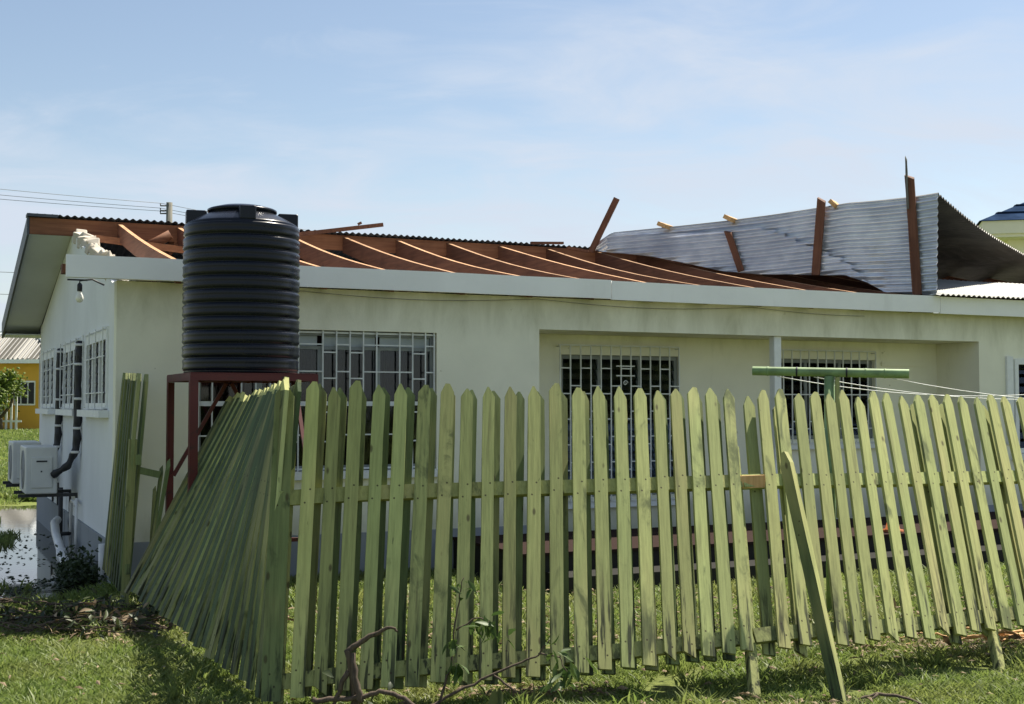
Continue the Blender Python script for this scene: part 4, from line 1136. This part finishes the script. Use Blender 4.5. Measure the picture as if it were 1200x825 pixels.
# broken branches in front of the fence ------------------------------------------------
def branch(name, label, loc, limbs, leaves, mat='leaf', rz=0, group=None, cat='branch', bark='bark'):
    t = thing(name, label, cat, loc, rz, group)
    b = MB()
    for pts, r0, r1 in limbs:
        n = len(pts); P = []
        for i in range(n-1):
            for k in range(4): P.append(Vector(pts[i]).lerp(Vector(pts[i+1]), k/4) + rv(.004))
        P.append(Vector(pts[-1])); b.tube(P, [r0+(r1-r0)*i/(len(P)-1) for i in range(len(P))], 7)
    b.build('wood', M[bark], t)
    if leaves:
        b = MB()
        for (p, n, spread, L, W, down) in leaves:
            p = Vector(p)
            for _ in range(n):
                d = rv(.6) + Vector((0,0,-down)); leaf_fine(b, p+rv(spread), d, (rv(.6)+Vector((0,0,1))).normalized(), L*random.uniform(.6,1.15), W*random.uniform(.65,1.0), random.uniform(.1,.7))
        b.build('leaves', M[mat], t)
    return t
branch('broken_branch', 'bare forked broken branch rearing up in front of the fence', (-.75, 6.22, 0),
       [([(.0,.02,-.02),(-.005,.0,.14),(-.04,.0,.32),(.02,.0,.36),(.10,-.01,.405),(.16,-.02,.435),(.20,-.02,.415)], .023, .005),
        ([(-.02,.0,.30),(.0,-.02,.16),(.03,-.03,.08)], .018, .016), ([(-.04,0,.22),(-.085,0,.12),(-.11,0,.06)], .014, .008),
        ([(-.22,.02,.075),(-.10,0,.085),(.02,-.02,.10),(.12,-.03,.135),(.24,-.05,.10),(.34,-.10,.03),(.40,-.12,-.01)], .014, .010),
        ([(.25,-.05,.09),(.22,-.08,.0)], .012, .008)], [((.0,.05,.03), 16, .10, .07, .035, .1)], 'leaf_dark')
branch('leafy_branch', 'fallen leafy twig branch lying against the foot of the fence', (-.45, 6.20, 0),
       [([(.02,.0,.045),(.14,.03,.10),(.30,.06,.17),(.50,.09,.255),(.58,.09,.29),(.63,.08,.36)], .009, .003),
        ([(.10,.02,.06),(.155,.06,.24),(.175,.08,.44),(.20,.09,.58),(.215,.09,.66)], .007, .002),
        ([(.36,.05,.195),(.47,.03,.115)], .006, .005), ([(.17,.07,.40),(.28,.07,.47),(.34,.06,.45)], .005, .002), ([(.58,.09,.29),(.68,.07,.28),(.72,.05,.20)], .005, .002)],
       [((.215,.06,.60), 9, .03, .085, .03, .2), ((.29,.05,.44), 12, .03, .095, .036, .8), ((.35,.05,.44), 11, .03, .095, .036, .7), ((.17,.04,.36), 6, .02, .09, .04, .9), ((.185,.03,.25), 9, .02, .10, .045, 1.0),
        ((.66,.05,.33), 8, .03, .09, .032, .4), ((.72,.04,.24), 13, .035, .10, .034, .8), ((.64,.05,.17), 5, .02, .085, .032, .8)], 'leaf')
branch('leafy_branch', 'dark wilted leaf sprig on the grass below the fence', (-.06, 5.98, 0), [([(-.10,0,.01),(.02,0,.03),(.14,.02,.06)], .006, .003)],
       [((.03,0,.06), 12, .035, .13, .065, .1), ((-.02,0,.09), 6, .03, .12, .06, -.3), ((.12,.02,.06), 7, .03, .11, .05, .1)], 'leaf_dark')
branch('broken_branch', 'thin grey twig lying by the propped picket', (1.75, 6.45, 0), [([(-.05,.05,.02),(.08,.02,.055),(.22,-.05,.05),(.30,-.12,.02)], .011, .005), ([(.08,.02,.055),(-.02,-.02,.02)], .007, .004)], None)
# left: wind-blown pile of limbs
def random_limb(L, h0):
    a = random.uniform(-.7, .7) + (math.pi if random.random() < .5 else 0); p = Vector((0,0,h0)); pts = [tuple(p)]; d = Vector((math.cos(a), math.sin(a)*.5, .06))
    for i in range(5):
        p = p + d*L/5; p.z = max(.015, p.z+random.uniform(-.03,.03)); d = (d+rv(.22)).normalized(); d.z *= .3; pts.append(tuple(p))
    return pts
names = ['broken branch with dark wilted leaves on the lawn beside the stub fence', 'tangled broken limb with dead leaves on the shaded lawn', 'bare grey limb in the brushwood heap near the puddle', 'leafy limb across the front of the brushwood heap', 'thin broken bough between the leaning panel and the brushwood heap', 'dark fallen bough at the puddle edge']
for k, (x, y) in enumerate([(-2.75, 8.62), (-3.25, 8.75), (-3.0, 9.25), (-3.1, 8.35), (-2.25, 8.45), (-3.6, 9.4)]):
    limbs = []; lv = []
    for q in range(9):
        pts = random_limb(random.uniform(.4, 1.0), random.uniform(.01, .06)); limbs.append((pts, random.uniform(.004, .009), .002))
        if k != 2:
            for p in pts[2:]: lv.append((p, 5, .045, .085, .030, .1))
    branch('fallen_branch', names[k], (x, y, .015), limbs, lv, 'leaf_dark' if k != 4 else 'litter', group='storm-broken boughs on the lawn')
branch('fallen_branch', 'heap of pale dry twigs behind the right foot of the fence', (2.95, 8.05, .01), [(random_limb(random.uniform(.3,.7), random.uniform(.02,.08)), .009, .004) for _ in range(12)], [((jit(.5), jit(.15), .03), 12, .12, .09, .04, .1) for _ in range(8)], 'litter', bark='raw')

# algae / weed clump by the drain
b = MB()
for _ in range(900):
    q = hp(-.20+jit(.16), .62+jit(.42), abs(random.gauss(0,.09))); leaf_card(b, q, rv(.6)+Vector((0,0,.6)), (rv(.6)+Vector((0,0,1))).normalized(), random.uniform(.03,.07), random.uniform(.02,.045))
w = b.build('weed_clump', M['moss']); tag(w, 'dark green weed clump against the gable plinth', 'weeds')
# scum and leaves floating on the water, dead leaves on lawn
def scatter_leaves(n, fx, zf, mat, name, label, L=.06, W=.035, tilt=.35):
    b = MB()
    for _ in range(n):
        x, y = fx(); a = random.uniform(0, 6.28)
        leaf_card(b, Vector((x, y, zf())), Vector((math.cos(a), math.sin(a), random.uniform(-.3,.8)*tilt)), (rv(tilt)+Vector((0,0,1))).normalized(), L*random.uniform(.5,1.4), W*random.uniform(.6,1.3))
    o = b.build(name, M[mat]); o['kind'] = 'stuff'; o['label'] = label; o['category'] = 'leaves'
def on_water():
    c = random.choice(FLOAT); return c[0]+random.gauss(0, c[2]), c[1]+random.gauss(0, c[2]*1.6)
FLOAT = [(-4.6+jit(1.0), 11.6+jit(1.6), random.uniform(.08,.22)) for _ in range(16)] + [(-5.3+jit(.8), 13.5+jit(1.5), .25) for _ in range(8)] + [(-3.95, 10.25, .16), (-4.3, 10.3, .2), (-3.8, 10.6, .15)]
scatter_leaves(600, on_water, lambda: .010+random.random()*.006, 'moss', 'floating_scum', 'dark scum and leaves floating on the flood water', .05, .035, .05)
def lawn_spot():
    r = random.random()
    if r < .14: return (-2.95+random.gauss(0,.45), 8.75+random.gauss(0,.33))
    if r < .62: return (random.uniform(-1.0, 4.2), random.uniform(7.5, 10.4))
    if r < .74: return (2.9+random.gauss(0,.45), 7.95+random.gauss(0,.16))
    if r < .80: return (.15+random.gauss(0,.22), 6.62+random.gauss(0,.07))
    if r < .815: return (1.35+random.gauss(0,.3), 6.35+random.gauss(0,.1))
    return (random.uniform(-4, 4), random.uniform(5.6, 9.5))
scatter_leaves(3200, lawn_spot, lambda: .02+random.random()*.035, 'litter', 'leaf_litter', 'dead brown leaves scattered over the lawn', .058, .022)

# grass -----------------------------------------------------------------------------
def grass_mesh(X, Y, H, W, lean, name):
    n = len(X)
    a = rng.uniform(0, 2*np.pi, n); ca, sa = np.cos(a), np.sin(a)
    b = rng.uniform(0, 2*np.pi, n); lx, ly = np.cos(b)*lean*H, np.sin(b)*lean*H
    V = np.empty((n, 5, 3), np.float32)
    V[:,0] = np.c_[X-ca*W/2, Y-sa*W/2, np.zeros(n)]; V[:,1] = np.c_[X+ca*W/2, Y+sa*W/2, np.zeros(n)]
    V[:,2] = np.c_[X+lx*.42+ca*W/2, Y+ly*.42+sa*W/2, H*.62]; V[:,3] = np.c_[X+lx*.42-ca*W/2, Y+ly*.42-sa*W/2, H*.62]
    V[:,4] = np.c_[X+lx, Y+ly, H]
    V[:,:,2] += .001
    base = (np.arange(n)*5)[:,None]
    quads = base + np.array([0,1,2,3]); tris = base + np.array([3,2,4])
    loops = np.concatenate([quads, tris], 1).ravel()
    me = bpy.data.meshes.new(name)
    me.vertices.add(n*5); me.vertices.foreach_set('co', V.ravel())
    me.loops.add(len(loops)); me.loops.foreach_set('vertex_index', loops.astype(np.int32))
    me.polygons.add(2*n)
    ls = np.empty((n, 2), np.int32); ls[:,0] = np.arange(n)*7; ls[:,1] = ls[:,0]+4
    me.polygons.foreach_set('loop_start', ls.ravel())
    me.update(calc_edges=True); me.validate(); me.materials.append(M['grass'])
    return me
def spots(n, x0, x1, y0, y1):
    X = rng.uniform(x0, x1, n); Y = rng.uniform(y0, y1, n)
    dx, dy = X-HC.x, Y-HC.y
    s = dx*UU.x+dy*UU.y; v = dx*VV.x+dy*VV.y
    bad = inside(PUD, X, Y) | ((s > -.03) & (v > -.03)) | ((s > 2.95) & (v > -1.93))
    bad |= np.abs(X) > .55*Y+1.0
    k = ~bad; return X[k], Y[k]
parts = []
X, Y = spots(230000, -5.2, 4.6, 5.4, 9.2); parts.append((X, Y, 1.0))
X, Y = spots(90000, -5.4, 6.4, 9.2, 12.6); parts.append((X, Y, 1.15))
X, Y = spots(60000, -12, -4.0, 8.6, 22); parts.append((X, Y, 1.7))
X = np.concatenate([p[0] for p in parts]); Y = np.concatenate([p[1] for p in parts]); K = np.concatenate([np.full(len(p[0]), p[2]) for p in parts])
clump = np.array([mnoise.noise((x*1.7, y*1.7, 3.0)) for x, y in zip(X[::1], Y[::1])]) if len(X) < 600000 else 0
keep = clump > -0.40 + rng.uniform(-.12, .12, len(X)); X, Y, K, clump = X[keep], Y[keep], K[keep], clump[keep]
Hh = K*rng.uniform(.018, .052, len(X))*(1+.55*clump); Wd = K*rng.uniform(.0055, .0105, len(X)); Ln = rng.uniform(.4, 1.7, len(X))
g = place('grass', grass_mesh(X, Y, Hh, Wd, Ln, 'grass')); g['kind'] = 'stuff'; g['label'] = 'short green lawn grass around the fence and house'; g['category'] = 'grass'
cxy = np.c_[rng.uniform(-4.6, 4.2, 260), rng.uniform(5.7, 10.5, 260)]; tx = np.repeat(cxy[:,0], 34)+rng.normal(0, .035, 260*34); ty = np.repeat(cxy[:,1], 34)+rng.normal(0, .035, 260*34)
dx, dy = tx-HC.x, ty-HC.y; ss, vv_ = dx*UU.x+dy*UU.y, dx*VV.x+dy*VV.y
kk = ~(inside(PUD, tx, ty) | ((ss > -.03) & (vv_ > -.03)) | ((ss > 2.95) & (vv_ > -1.93))); tx, ty = tx[kk], ty[kk]
wx, wy = rng.uniform(-9, -3.9, 26000), rng.uniform(10.4, 19.3, 26000)
wn_ = np.array([mnoise.noise((a*1.1, c*.55, 8.0)) for a, c in zip(wx, wy)]); kk = inside(PUD, wx, wy) & (wn_ > .17) & ((wx-HC.x)*UU.x+(wy-HC.y)*UU.y < -.12); wx, wy = wx[kk], wy[kk]
g = place('weeds', grass_mesh(np.concatenate([tx, wx]), np.concatenate([ty, wy]), np.concatenate([rng.uniform(.05, .12, len(tx)), rng.uniform(.03, .09, len(wx))]), np.concatenate([rng.uniform(.006, .013, len(tx)), rng.uniform(.010, .020, len(wx))]), rng.uniform(.4, 1.3, len(tx)+len(wx)), 'weeds')); g['kind'] = 'stuff'; g['label'] = 'taller weed tufts in the lawn and the flooded shallows'; g['category'] = 'weeds'
# far meadow, coarser tufts in the strip left of the house
n = 70000; Yf = 20+ (rng.random(n)**1.6)*60; Xf = -Yf*.4 + np.where(rng.random(n) < .5, rng.uniform(-.06, .12, n), rng.uniform(-.5, .12, n))*Yf
k = ~inside(PUD, Xf, Yf); Xf, Yf = Xf[k], Yf[k]
g = place('grass', grass_mesh(Xf, Yf, rng.uniform(.06, .16, len(Xf)), rng.uniform(.03, .06, len(Xf)), rng.uniform(.2, .9, len(Xf)), 'grass')); g['kind'] = 'stuff'; g['label'] = 'rough green meadow grass running to the yellow house'; g['category'] = 'grass'
